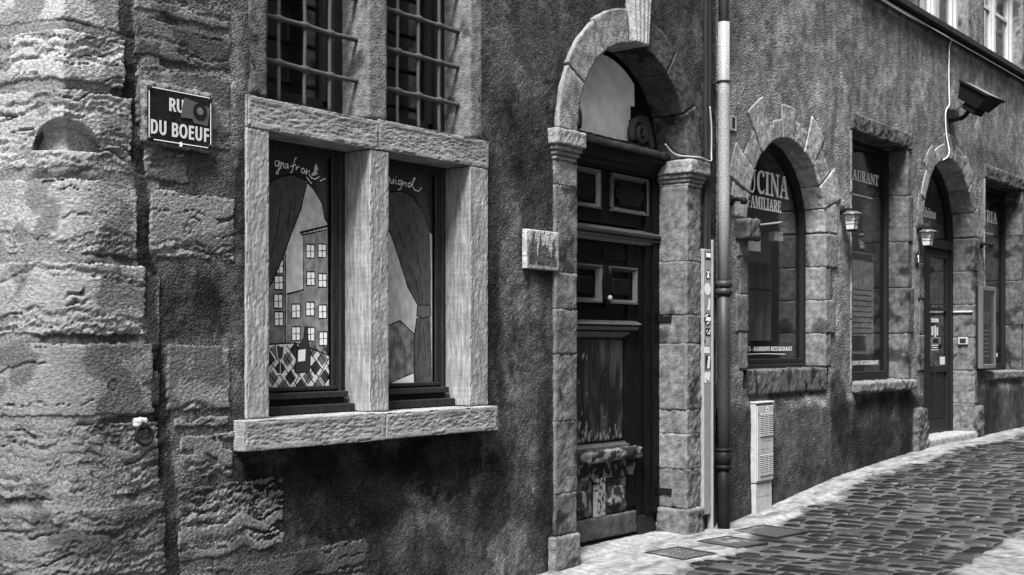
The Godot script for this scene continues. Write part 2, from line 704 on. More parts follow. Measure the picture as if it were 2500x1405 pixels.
func sett_mesh(k: int) -> ArrayMesh:
	# a worn sett: four by four points on top, rounded off, and a skirt
	var v := PackedVector3Array()
	var idx := PackedInt32Array()
	var cut := [-0.5, -0.38, 0.38, 0.5]
	for j in 4:
		for i in 4:
			var x: float = cut[i]
			var z: float = cut[j]
			var e := maxf(absf(x), absf(z)) > 0.4
			var corner := absf(x) > 0.4 and absf(z) > 0.4
			var y := 0.09 if not e else (-0.03 if not corner else -0.12)
			x += 0.05 * nb(k * 3.1 + i * 1.7, j * 2.3)
			z += 0.05 * nb(k * 5.3 + j * 1.9, i * 2.9 + 7.0)
			y += 0.10 * nb(k * 2.7 + i, j + 3.0)
			if corner:
				x *= 0.93
				z *= 0.93
			v.append(Vector3(x, y, z))
	for j in 3:
		for i in 3:
			var a := j * 4 + i
			idx.append_array([a, a + 1, a + 5, a, a + 5, a + 4])
	var ring := [0, 1, 2, 3, 7, 11, 15, 14, 13, 12, 8, 4]
	for q in ring:
		v.append(Vector3(v[q].x * 1.06, -1.0, v[q].z * 1.06))
	for q in 12:
		var a: int = ring[q]
		var b: int = ring[(q + 1) % 12]
		var c := 16 + q
		var d := 16 + (q + 1) % 12
		idx.append_array([a, d, b, a, c, d])
	return finish(v, idx, PackedColorArray())


# ---------------------------------------------------------------- corner house

func chamfer_at(y: float) -> float:
	# the corner is rounded off below a curved stop
	return 0.165 if y < 2.322 else 0.0


func niche_at(d: float, y: float) -> float:
	# the stop: an arched cut that runs in deeper towards its foot, under an overhang
	if y < 2.322 or absf(d) > 0.168:
		return 0.0
	var edge := 2.318 + 0.128 * sqrt(1.0 - pow(d / 0.169, 2.0))
	return clampf((edge - y) * 2.2, 0.0, 0.085)


func on_corner(s: float, y: float, h: float) -> Vector3:
	# a point on the wall that runs round the corner: s is x on the facade and goes on along the side face
	var c := chamfer_at(y)
	var left := Vector2(-0.259, -0.966)
	var nl := Vector2(-0.966, 0.259)
	var nf := Vector2(0, 1)
	var C := Vector2(CORNER, 0)
	var p: Vector2
	var n: Vector2
	var d := s - CORNER
	if d >= c:
		p = C + Vector2(d, 0)
		n = nf
	elif d <= -c:
		p = C - left * d
		n = nl
	else:
		var t := (d + c) / (2.0 * c)
		var A := C + left * c
		var B := C + Vector2(c, 0)
		var mid := C.lerp((A + B) * 0.5, 0.25)
		p = A.lerp(mid, t).lerp(mid.lerp(B, t), t)
		n = (nl.lerp(nf, t)).normalized()
	if c == 0.0 and absf(d) < 0.0035:
		p = C
		n = (nl + nf).normalized()
	p += n * h - (nl + nf).normalized() * niche_at(d, y)
	return Vector3(p.x, y, p.y)


func quoin(called: String, s0: float, s1: float, y0: float, y1: float, proud: float, seed_: float, tone: float, rough: float, res := 0.0065) -> void:
	var nx := int((s1 - s0) / res) + 1
	var ny := int((y1 - y0) / res) + 1
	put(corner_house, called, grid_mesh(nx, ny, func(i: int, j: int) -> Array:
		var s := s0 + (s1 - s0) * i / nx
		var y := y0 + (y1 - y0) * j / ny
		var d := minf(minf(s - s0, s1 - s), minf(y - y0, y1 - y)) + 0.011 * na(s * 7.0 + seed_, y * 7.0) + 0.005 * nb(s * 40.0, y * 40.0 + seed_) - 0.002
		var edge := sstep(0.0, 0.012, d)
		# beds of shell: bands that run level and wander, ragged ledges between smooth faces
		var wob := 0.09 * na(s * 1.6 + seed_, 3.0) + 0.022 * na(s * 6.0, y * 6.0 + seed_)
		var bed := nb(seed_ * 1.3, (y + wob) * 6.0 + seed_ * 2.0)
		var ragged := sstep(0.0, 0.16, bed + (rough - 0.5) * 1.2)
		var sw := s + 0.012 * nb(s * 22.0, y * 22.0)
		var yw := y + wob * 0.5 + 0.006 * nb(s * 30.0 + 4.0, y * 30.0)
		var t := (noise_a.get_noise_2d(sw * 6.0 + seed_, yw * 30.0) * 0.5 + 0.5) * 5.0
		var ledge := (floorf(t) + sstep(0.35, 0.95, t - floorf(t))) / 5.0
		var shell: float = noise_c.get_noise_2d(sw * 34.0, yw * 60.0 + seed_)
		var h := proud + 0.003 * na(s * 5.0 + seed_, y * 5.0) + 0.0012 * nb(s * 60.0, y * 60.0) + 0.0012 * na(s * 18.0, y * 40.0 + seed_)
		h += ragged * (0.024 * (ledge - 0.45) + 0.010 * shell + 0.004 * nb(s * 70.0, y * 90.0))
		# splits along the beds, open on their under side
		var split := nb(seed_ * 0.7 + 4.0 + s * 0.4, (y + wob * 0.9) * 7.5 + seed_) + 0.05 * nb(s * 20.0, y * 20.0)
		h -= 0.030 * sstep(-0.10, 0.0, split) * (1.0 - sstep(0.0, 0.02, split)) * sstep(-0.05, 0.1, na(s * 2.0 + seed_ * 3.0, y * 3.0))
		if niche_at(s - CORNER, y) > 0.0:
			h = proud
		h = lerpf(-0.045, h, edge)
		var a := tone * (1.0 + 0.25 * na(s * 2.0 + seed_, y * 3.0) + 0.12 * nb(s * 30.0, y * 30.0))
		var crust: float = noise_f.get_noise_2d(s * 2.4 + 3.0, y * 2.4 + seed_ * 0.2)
		a *= 1.0 - 0.45 * sstep(0.08, 0.17, crust + 0.16 * sstep(CORNER - 0.1, CORNER + 0.25, s) - 0.06)  # crust thickens past the corner, partly as painted shade of that face
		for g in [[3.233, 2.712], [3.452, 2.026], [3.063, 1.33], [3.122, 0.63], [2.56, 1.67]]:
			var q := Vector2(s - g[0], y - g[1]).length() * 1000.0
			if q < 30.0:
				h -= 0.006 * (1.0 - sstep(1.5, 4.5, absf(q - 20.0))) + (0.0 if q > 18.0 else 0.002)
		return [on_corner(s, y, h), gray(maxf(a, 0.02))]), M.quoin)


func joint_dark(x: float, y: float) -> float:
	# black dirt packed in the long upright joint
	var d := absf(x - lerpf(3.385, 3.125, clampf((y - 0.5) / 2.4, -0.3, 1.5))) + 0.022 * na(x * 7.0, y * 5.0) + 0.008 * nb(x * 30.0, y * 30.0)
	return lerpf(0.28, 1.0, sstep(0.034, 0.050, d))


func build_corner_house() -> void:
	corner_house = thing("corner_house", Vector3(5.6, 0.0, 0.0), "old corner house with rough quoin stones, double window and arched wooden door", "building")
	var H := corner_house
	# joints behind the quoins, round the corner
	var js0 := CORNER - 0.75
	var js1 := 3.30
	put(H, "mortar", grid_mesh(88, 300, func(i: int, j: int) -> Array:
		var s := js0 + (js1 - js0) * i / 88.0
		var y := -0.3 + 4.6 * j / 300.0
		var smear := sstep(-0.12, 0.0, noise_f.get_noise_2d(s * 1.6, y * 4.0 + 2.0))
		var h := -0.010 + 0.005 * na(s * 9.0, y * 9.0) + 0.011 * smear
		return [on_corner(s, y, h), gray(lerpf(0.06 + 0.02 * na(s * 6.0, y * 6.0), 0.17 + 0.04 * na(s * 4.0, y * 20.0), smear) * joint_dark(s, y))]), M.mortar)
	# first column of quoins, corner to the long upright joint
	var bed := [-0.25, 0.12, 0.475, 0.835, 1.185, 1.53, 1.87, 2.225, 2.59, 2.835, 3.15, 3.50, 3.85, 4.25]
	var joint := [3.43, 3.41, 3.375, 3.345, 3.31, 3.27, 3.235, 3.205, 3.165, 3.145, 3.13, 3.12, 3.12]
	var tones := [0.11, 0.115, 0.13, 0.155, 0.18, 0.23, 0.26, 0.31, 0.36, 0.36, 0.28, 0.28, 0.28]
	var rgh := [0.65, 0.65, 0.62, 0.56, 0.60, 0.50, 0.56, 0.52, 0.62, 0.55, 0.5, 0.5, 0.5]
	for k in 13:
		var res := 0.0065 if k > 0 and k < 10 else 0.02
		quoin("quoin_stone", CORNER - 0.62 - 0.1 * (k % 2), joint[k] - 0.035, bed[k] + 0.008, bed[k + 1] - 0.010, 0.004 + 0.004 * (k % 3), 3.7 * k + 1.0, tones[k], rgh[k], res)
	# second column, some of it lost under the render
	for q in [
			[3.165, 3.70, 2.96, 3.30, 0.22, 0.45], [3.16, 3.70, 2.765, 2.948, 0.12, 0.6], [3.175, 3.70, 2.40, 2.755, 0.18, 0.35],
			[3.215, 3.46, 2.222, 2.385, 0.21, 0.35], [3.245, 3.73, 1.885, 2.20, 0.21, 0.35], [3.335, 3.70, 1.20, 1.515, 0.20, 0.45],
			[3.40, 3.72, 0.885, 1.105, 0.17, 0.55], [3.395, 4.03, 0.515, 0.872, 0.165, 0.5], [3.41, 3.72, 0.14, 0.495, 0.14, 0.5],
			[3.80, 4.62, 0.16, 0.50, 0.085, 0.6], [3.37, 3.70, 1.118, 1.19, 0.17, 0.3]]:
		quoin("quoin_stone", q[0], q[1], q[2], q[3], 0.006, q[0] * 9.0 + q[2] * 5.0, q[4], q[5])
	# rough-cast render with the openings left out
	var px0 := 3.17
	var px1 := SEAM
	var py0 := -0.2
	var py1 := 4.4
	var nx := 392
	var ny := 344
	var surf := func(i: int, j: int) -> Array:
		var x := px0 + (px1 - px0) * i / nx
		var y := py0 + (py1 - py0) * j / ny
		var h := 0.006 * na(x * 2.2, y * 2.2) + 0.0035 * na(x * 11.0, y * 11.0) + 0.0022 * nb(x * 38.0, y * 34.0)
		h += 0.010 * (1.0 - sstep(3.3, 3.6, x)) * na(x * 8.0 + 5.0, y * 8.0) - 0.008 * (1.0 - sstep(3.2, 3.55, x))
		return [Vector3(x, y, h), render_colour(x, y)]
	var keep := func(i: int, j: int) -> bool:
		var x := px0 + (px1 - px0) * (i + 0.5) / nx
		var y := py0 + (py1 - py0) * (j + 0.5) / ny
		if x > 3.845 and x < 5.51 and y > 1.03 and y < 4.25:
			return false
		if x > 6.30 and x < 7.98:
			if y < 2.82 or Vector2(x - 7.173, y - 2.87).length() < 0.80:
				return false
		return true
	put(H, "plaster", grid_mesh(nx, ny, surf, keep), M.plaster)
	boxes(H, "upper_wall", [[Vector3(CORNER + 0.02, 4.4, -0.4), Vector3(SEAM, 9.6, 0.0)]], M.far_plaster)
	side_wall(H)
	room(H, CORNER + 0.1, SEAM - 0.06, -3.0)
	double_window(H)
	barred_windows(H)
	door_surround(H)
	entrance_door(H)


func side_wall(H: Node3D) -> void:
	# the side face goes on round the corner, out of the picture
	var pen := Pen.new()
	var a := Vector2(CORNER, 0) + Vector2(-0.259, -0.966) * 0.6
	var b := Vector2(CORNER, 0) + Vector2(-0.259, -0.966) * 7.0
	var q := PackedVector2Array([a, b, b + Vector2(0.3, 0), a + Vector2(0.3, 0)])
	var n := Vector3(-0.966, 0, 0.259)
	pen.quad(Vector3(q[0].x, -0.4, q[0].y), Vector3(q[1].x, -0.4, q[1].y), Vector3(q[1].x, 9.6, q[1].y), Vector3(q[0].x, 9.6, q[0].y), n)
	pen.quad(Vector3(q[3].x, -0.4, q[3].y), Vector3(q[2].x, -0.4, q[2].y), Vector3(q[2].x, 9.6, q[2].y), Vector3(q[3].x, 9.6, q[3].y), -n)
	var c := Vector2(CORNER, 0)
	pen.quad(Vector3(c.x, 4.2, c.y), Vector3(a.x, 4.2, a.y), Vector3(a.x, 9.6, a.y), Vector3(c.x, 9.6, c.y), n)
	put(H, "side_wall", pen.mesh(), M.far_plaster)


func room(H: Node3D, x0: float, x1: float, zb: float) -> void:
	# closed rooms behind the windows
	boxes(H, "inner_wall", [
		[Vector3(x0, -0.3, zb - 0.1), Vector3(x1, 9.6, zb)],
		[Vector3(x0, -0.3, zb), Vector3(x0 + 0.08, 9.6, -0.06)],
		[Vector3(x1 - 0.08, -0.3, zb), Vector3(x1, 9.6, -0.06)],
		[Vector3(x0 + 0.08, -0.3, zb), Vector3(x1 - 0.08, -0.2, -0.06)],
		[Vector3(x0 + 0.08, 4.2, zb), Vector3(x1 - 0.08, 4.35, -0.40)],
	], M.room)
	boxes(H, "roof", [[Vector3(x0 - 0.1, 9.6, zb - 0.2), Vector3(x1 + 0.1, 9.75, 0.35)]], M.roof)


func render_colour(x: float, y: float) -> Color:
	# the render: grey-brown, with ragged damp stains and runs, and painted sill shade
	var a := 0.062 + 0.024 * na(x * 1.1, y * 1.1) + 0.034 * na(x * 4.0, y * 4.0) + 0.016 * nb(x * 22.0, y * 22.0)
	var ragx := 0.16 * noise_f.get_noise_2d(x * 2.5, y * 2.0) + 0.05 * nb(x * 17.0, y * 15.0)
	# smooth pointing between the quoins, of a paler mortar
	a = lerpf(0.125 + 0.03 * na(x * 5.0, y * 12.0), a, sstep(3.66, 3.76, x + ragx * 0.8))
	# dirty water runs and trowelled sweeps
	a *= 1.0 - 0.30 * sstep(0.10, 0.22, noise_f.get_noise_2d(x * 3.2, y * 0.8 + 11.0))
	a *= 1.0 + 0.55 * sstep(0.14, 0.22, noise_f.get_noise_2d(x * 1.9 + y * 0.8, y * 1.6 - x * 0.5))
	# dry pale patches
	for p in [[5.82, 1.85, 0.12, 0.55, 0.9], [6.0, 1.25, 0.18, 0.55, 0.8], [5.80, 0.40, 0.24, 0.32, 1.0], [5.0, 0.42, 0.35, 0.18, 0.5], [6.05, 2.45, 0.14, 0.3, 0.25], [5.72, 2.62, 0.07, 0.45, 0.35], [3.74, 1.9, 0.05, 0.4, 0.25], [3.72, 3.0, 0.08, 0.3, 0.5], [6.0, 3.4, 0.5, 0.5, 0.25], [8.18, 3.2, 0.15, 0.8, 0.2]]:
		var d: float = Vector2((x - p[0]) / p[2], (y - p[1]) / p[3]).length() + ragx * 4.0
		a *= 1.0 + p[4] * (1.0 - sstep(0.75, 1.15, d))
	# damp, sooty stains; those below the sill are mostly its shade, painted in
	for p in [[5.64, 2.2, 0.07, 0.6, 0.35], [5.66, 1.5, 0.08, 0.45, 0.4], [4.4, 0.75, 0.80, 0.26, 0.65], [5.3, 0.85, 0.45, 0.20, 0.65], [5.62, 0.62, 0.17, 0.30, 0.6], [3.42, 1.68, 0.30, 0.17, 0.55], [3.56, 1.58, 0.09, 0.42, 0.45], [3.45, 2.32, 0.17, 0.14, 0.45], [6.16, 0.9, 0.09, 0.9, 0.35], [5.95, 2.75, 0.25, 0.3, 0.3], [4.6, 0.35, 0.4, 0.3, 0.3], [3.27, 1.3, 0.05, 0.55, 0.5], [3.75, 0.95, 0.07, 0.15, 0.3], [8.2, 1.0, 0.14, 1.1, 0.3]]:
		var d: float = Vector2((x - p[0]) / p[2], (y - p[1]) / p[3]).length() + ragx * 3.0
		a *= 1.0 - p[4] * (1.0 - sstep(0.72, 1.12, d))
	return gray(clampf(a * joint_dark(x, y), 0.008, 0.4))


func dressed(lo: Vector3, hi: Vector3, margin: float, amp: float, seed_: float, along_x: bool) -> Callable:
	# a hammered field inside a smooth drafted margin
	return func(p: Vector3, n: Vector3) -> float:
		var h := 0.0008 * nb(p.x * 50.0 + seed_, p.y * 50.0)
		if n.z > 0.9:
			var d := minf(minf(p.x - lo.x, hi.x - p.x), minf(p.y - lo.y, hi.y - p.y)) + 0.004 * nb(p.x * 26.0 + seed_, p.y * 26.0)
			var f := sstep(margin - 0.004, margin + 0.004, d)
			var k := na(p.x * (13.0 if along_x else 60.0) + seed_, p.y * (85.0 if along_x else 14.0) + 0.6 * nb(p.x * 9.0, p.y * 9.0))
			h += f * (amp * k - amp * 0.45) - 0.007 * sstep(0.10, 0.30, na(p.x * 7.0 + seed_ * 2.0, p.y * 7.0)) * (1.0 - sstep(0.004, 0.016, d))
		else:
			h += amp * 0.5 * noise_a.get_noise_3d(p.x * 40.0, p.y * 9.0 + seed_, p.z * 40.0)
		return h


func double_window(H: Node3D) -> void:
	var S := part_node(H, "window_surround")
	var tone := 0.30
	var add := func(called: String, lo: Vector3, hi: Vector3, along: bool, seed_: float, amp: float, t: float) -> void:
		put(S, called, rock(lo, hi, 0.004, 0.0055 if along else 0.007, dressed(lo, hi, 0.026 if along else 0.022, amp, seed_, along), toned(t, 0.09, seed_, 4.0)), M.ashlar_long if along else M.ashlar_tall)
	add.call("lintel", Vector3(3.78, 2.538, -0.22), Vector3(4.670, 2.690, 0.014), true, 1.0, 0.0055, tone * 0.88)
	add.call("lintel", Vector3(4.674, 2.542, -0.22), Vector3(5.585, 2.702, 0.014), true, 8.0, 0.0055, tone * 0.88)
	add.call("jamb", Vector3(3.78, 1.152, -0.22), Vector3(3.92, 2.535, 0.012), false, 2.0, 0.004, tone)
	add.call("jamb", Vector3(5.418, 1.152, -0.22), Vector3(5.582, 2.539, 0.012), false, 3.0, 0.004, tone)
	add.call("mullion", Vector3(4.606, 1.152, -0.22), Vector3(4.748, 2.535, 0.010), false, 4.0, 0.004, tone)
	add.call("sill", Vector3(3.715, 1.005, -0.22), Vector3(4.656, 1.150, 0.076), true, 5.0, 0.0055, tone)
	add.call("sill", Vector3(4.661, 1.008, -0.22), Vector3(5.592, 1.148, 0.076), true, 6.0, 0.0055, tone)
	for k in 2:
		var x0: float = [3.92, 4.748][k]
		var x1: float = [4.606, 5.418][k]
		var pa: float = [4.02, 4.85][k]
		var pb: float = [4.50, 5.32][k]
		var W := part_node(H, "painted_window")
		var zf := -0.175
		bbox(W, "frame_stile", Vector3(x0, 1.27, -0.26), Vector3(pa - 0.002, 2.54, zf), M.frame_paint)
		bbox(W, "frame_stile", Vector3(pb + 0.002, 1.27, -0.26), Vector3(x1, 2.54, zf), M.frame_paint)
		bbox(W, "bead", Vector3(pb + 0.002, 1.29, -0.24), Vector3(pb + 0.022, 2.53, zf + 0.008), M.frame_paint)
		bbox(W, "bead", Vector3(pb + 0.055, 1.24, -0.24), Vector3(pb + 0.072, 2.53, zf + 0.012), M.frame_paint)
		bbox(W, "head_rail", Vector3(pa, 2.49, -0.26), Vector3(pb, 2.54, zf), M.frame_paint)
		# three stepped rails below the pane
		bbox(W, "bottom_rail", Vector3(x0, 1.268, -0.26), Vector3(pb + 0.03, 1.290, zf + 0.012), M.frame_paint)
		bbox(W, "bottom_rail", Vector3(x0, 1.228, -0.26), Vector3(x1 - 0.02, 1.262, zf + 0.045), M.frame_paint)
		bbox(W, "bottom_rail", Vector3(x0, 1.19, -0.26), Vector3(x1 - 0.02, 1.226, zf + 0.005), M.frame_dark)
		bbox(W, "bottom_rail", Vector3(x0, 1.153, -0.26), Vector3(x1, 1.196, zf + 0.075), M.frame_paint)
		var pane := MeshInstance3D.new()
		var qm := QuadMesh.new()
		qm.size = Vector2(pb - pa, 1.24)
		pane.mesh = qm
		pane.name = "painted_pane"
		pane.set_meta("label", ["pane painted with a curtain, houses and a checked tablecloth", "pane painted with a tied-back curtain before a pale sky"][k])
		var pm := StandardMaterial3D.new()
		pm.albedo_texture = painted_left() if k == 0 else painted_right()
		pm.roughness = 0.22
		pane.material_override = pm
		W.add_child(pane)
		pane.position = Vector3((pa + pb) * 0.5, 1.91, -0.19) - offset_of(W)


# flat paint on glass

func stroke(im: Image, pts: Array, wdt: float, v: float) -> void:
	var w := im.get_width()
	var h := im.get_height()
	var c := Color(v, v, v)
	for i in range(0, pts.size() - 2, 2):
		var a := Vector2(pts[i] * w, pts[i + 1] * h)
		var b := Vector2(pts[i + 2] * w, pts[i + 3] * h)
		var n := int(a.distance_to(b)) + 1
		for k in n + 1:
			var p := a.lerp(b, float(k) / n)
			var r := wdt * (0.85 + 0.3 * nb(p.x * 0.06, p.y * 0.06))
			for q in range(int(-r), int(r) + 1):
				var e := int(sqrt(maxf(r * r - q * q, 0.0)))
				im.fill_rect(Rect2i(int(p.x) - e, int(p.y) + q, 2 * e + 1, 1), c)


func fill(im: Image, pts: Array, v: float, streak := 0.0) -> void:
	var w := im.get_width()
	var h := im.get_height()
	var P := PackedVector2Array()
	for i in range(0, pts.size(), 2):
		P.append(Vector2(pts[i] * w, pts[i + 1] * h))
	var n := P.size()
	for y in range(0, h):
		var xs := []
		for i in n:
			var a := P[i]
			var b := P[(i + 1) % n]
			if (a.y <= y and b.y > y) or (b.y <= y and a.y > y):
				xs.append(a.x + (y - a.y) / (b.y - a.y) * (b.x - a.x))
		xs.sort()
		for i in range(0, xs.size() - 1, 2):
			if streak == 0.0:
				im.fill_rect(Rect2i(int(xs[i]), y, int(xs[i + 1]) - int(xs[i]) + 1, 1), Color(v, v, v))
			else:
				for x in range(int(xs[i]), int(xs[i + 1]) + 1, 2):
					var t := v + streak * na(x * 0.02, y * 0.012)
					im.fill_rect(Rect2i(x, y, 2, 1), Color(t, t, t))


func sash(im: Image, x: float, y: float, s: float) -> void:
	fill(im, [x - 0.055 * s, y - 0.026 * s, x + 0.055 * s, y - 0.026 * s, x + 0.055 * s, y + 0.026 * s, x - 0.055 * s, y + 0.026 * s], 0.86)
	stroke(im, [x - 0.06 * s, y - 0.028 * s, x + 0.06 * s, y - 0.030 * s, x + 0.06 * s, y + 0.028 * s, x - 0.06 * s, y + 0.030 * s, x - 0.06 * s, y - 0.028 * s], 3.0, 0.03)
	stroke(im, [x, y - 0.028 * s, x + 0.004, y + 0.028 * s], 2.6, 0.03)
	stroke(im, [x - 0.06 * s, y + 0.002, x + 0.06 * s, y - 0.002], 2.0, 0.03)


func painted_left() -> ImageTexture:
	var im := Image.create(440, 1136, false, Image.FORMAT_RGB8)
	im.fill(Color(0.13, 0.13, 0.13))
	fill(im, [-0.2, 0.24, 0.175, 0.160, 0.314, 0.135, 0.477, 0.121, 0.643, 0.133, 0.784, 0.173, 0.899, 0.226, 0.942, 0.291, 0.975, 0.314, 0.99, 1.0, -0.2, 1.0], 0.66, 0.10)
	# far house and the nearer one
	fill(im, [0.0, 0.47, 0.373, 0.454, 0.373, 0.90, 0.0, 0.90], 0.40, 0.12)
	stroke(im, [0.373, 0.454, 0.373, 0.84], 3.0, 0.03)
	fill(im, [0.629, 0.366, 0.985, 0.340, 0.99, 0.90, 0.38, 0.88, 0.40, 0.62, 0.629, 0.60], 0.46, 0.14)
	stroke(im, [0.629, 0.366, 0.625, 0.60], 2.6, 0.05)
	stroke(im, [0.985, 0.34, 0.99, 0.88], 2.6, 0.05)
	stroke(im, [0.587, 0.359, 0.986, 0.319], 6.0, 0.04)
	stroke(im, [0.60, 0.368, 0.986, 0.335], 4.0, 0.04)
	stroke(im, [0.40, 0.618, 0.629, 0.596], 5.0, 0.04)
	for q in [[0.728, 0.433], [0.899, 0.427], [0.733, 0.548], [0.905, 0.553], [0.905, 0.686], [0.722, 0.676], [0.915, 0.80], [0.282, 0.504], [0.282, 0.572], [0.274, 0.648], [0.282, 0.720], [0.728, 0.782], [0.52, 0.686], [0.52, 0.78]]:
		sash(im, q[0], q[1], 1.0)
	# checked cloth
	var top := [-0.1, 0.835, 0.175, 0.824, 0.504, 0.819, 0.728, 0.840, 1.0, 0.873, 1.0, 1.0, -0.1, 1.0]
	fill(im, top, 0.74)
	for i in range(-2, 9):
		for j in 5:
			if (i + j) % 2 == 0:
				var cx := i * 0.125 + j * 0.02
				var cy := 0.845 + j * 0.038
				fill(im, [cx - 0.07, cy, cx + 0.01, cy - 0.030, cx + 0.085, cy + 0.004, cx + 0.005, cy + 0.034], 0.36 if (i * 3 + j) % 4 != 0 else 0.18)
	for i in range(-3, 9):
		stroke(im, [i * 0.13, 0.83, i * 0.13 + 0.42, 1.0], 2.4, 0.04)
		stroke(im, [i * 0.15 + 0.2, 0.83, i * 0.15 - 0.12, 1.0], 2.4, 0.04)
	stroke(im, top.slice(0, 10), 3.5, 0.04)
	fill(im, [0.649, 0.750, 0.685, 0.750, 0.694, 0.815, 0.728, 0.856, 0.714, 0.942, 0.504, 0.941, 0.532, 0.848, 0.629, 0.799], 0.20)
	stroke(im, [0.649, 0.750, 0.629, 0.799, 0.532, 0.848, 0.504, 0.941, 0.714, 0.942, 0.728, 0.856, 0.694, 0.815, 0.685, 0.750], 3.0, 0.03)
	fill(im, [0.554, 0.848, 0.657, 0.844, 0.649, 0.893, 0.549, 0.896], 0.86)
	fill(im, [0.247, 0.835, 0.354, 0.835, 0.335, 0.880, 0.300, 0.891, 0.260, 0.879], 0.22)
	stroke(im, [0.247, 0.828, 0.260, 0.879, 0.300, 0.891, 0.335, 0.880, 0.354, 0.828, 0.247, 0.828], 1.6, 0.9)
	stroke(im, [0.300, 0.891, 0.300, 0.944, 0.24, 0.948, 0.36, 0.948], 1.6, 0.9)
	# curtain drawn to the left
	fill(im, [-0.2, 0.2, 0.175, 0.160, 0.314, 0.135, 0.477, 0.121, 0.643, 0.133, 0.671, 0.152, 0.587, 0.262, 0.436, 0.380, 0.354, 0.454, 0.194, 0.569, -0.1, 0.70], 0.24, 0.05)
	for s in [[0.45, 0.24, 0.40, 0.34], [0.30, 0.26, 0.24, 0.40], [0.22, 0.38, 0.18, 0.47], [0.52, 0.2, 0.50, 0.27]]:
		stroke(im, s, 2.2, 0.05)
	stroke(im, [0.671, 0.152, 0.587, 0.262, 0.436, 0.380, 0.354, 0.454, 0.194, 0.569, 0.0, 0.66], 4.0, 0.03)
	stroke(im, [0.0, 0.21, 0.175, 0.160, 0.314, 0.135, 0.477, 0.121, 0.643, 0.133, 0.784, 0.173, 0.899, 0.226, 0.942, 0.291, 1.001, 0.314], 5.0, 0.03)
	# the brushed word and its splash
	for s in [[0.274, 0.076, 0.239, 0.074, 0.228, 0.086, 0.239, 0.098, 0.274, 0.092, 0.287, 0.073, 0.282, 0.104, 0.271, 0.128, 0.244, 0.128, 0.255, 0.117, 0.300, 0.103], [0.308, 0.079, 0.308, 0.101, 0.319, 0.082, 0.341, 0.079, 0.349, 0.101], [0.400, 0.081, 0.368, 0.084, 0.362, 0.099, 0.390, 0.099, 0.406, 0.082, 0.411, 0.100], [0.526, 0.049, 0.504, 0.058, 0.482, 0.087, 0.463, 0.112, 0.444, 0.115], [0.444, 0.089, 0.518, 0.079], [0.526, 0.085, 0.521, 0.102, 0.538, 0.089, 0.565, 0.085], [0.629, 0.089, 0.604, 0.091, 0.599, 0.106, 0.626, 0.110, 0.649, 0.100, 0.629, 0.089], [0.671, 0.091, 0.660, 0.112, 0.683, 0.099, 0.711, 0.096, 0.711, 0.114, 0.742, 0.125, 0.799, 0.127, 0.862, 0.113], [0.671, 0.124, 0.742, 0.148], [0.870, 0.132, 0.942, 0.119]]:
		stroke(im, s, 2.5, 0.88)
	fill(im, [0.807, 0.060, 0.842, 0.079, 0.819, 0.097, 0.836, 0.104, 0.756, 0.116, 0.736, 0.109, 0.779, 0.095, 0.784, 0.078], 0.72)
	return ImageTexture.create_from_image(im)


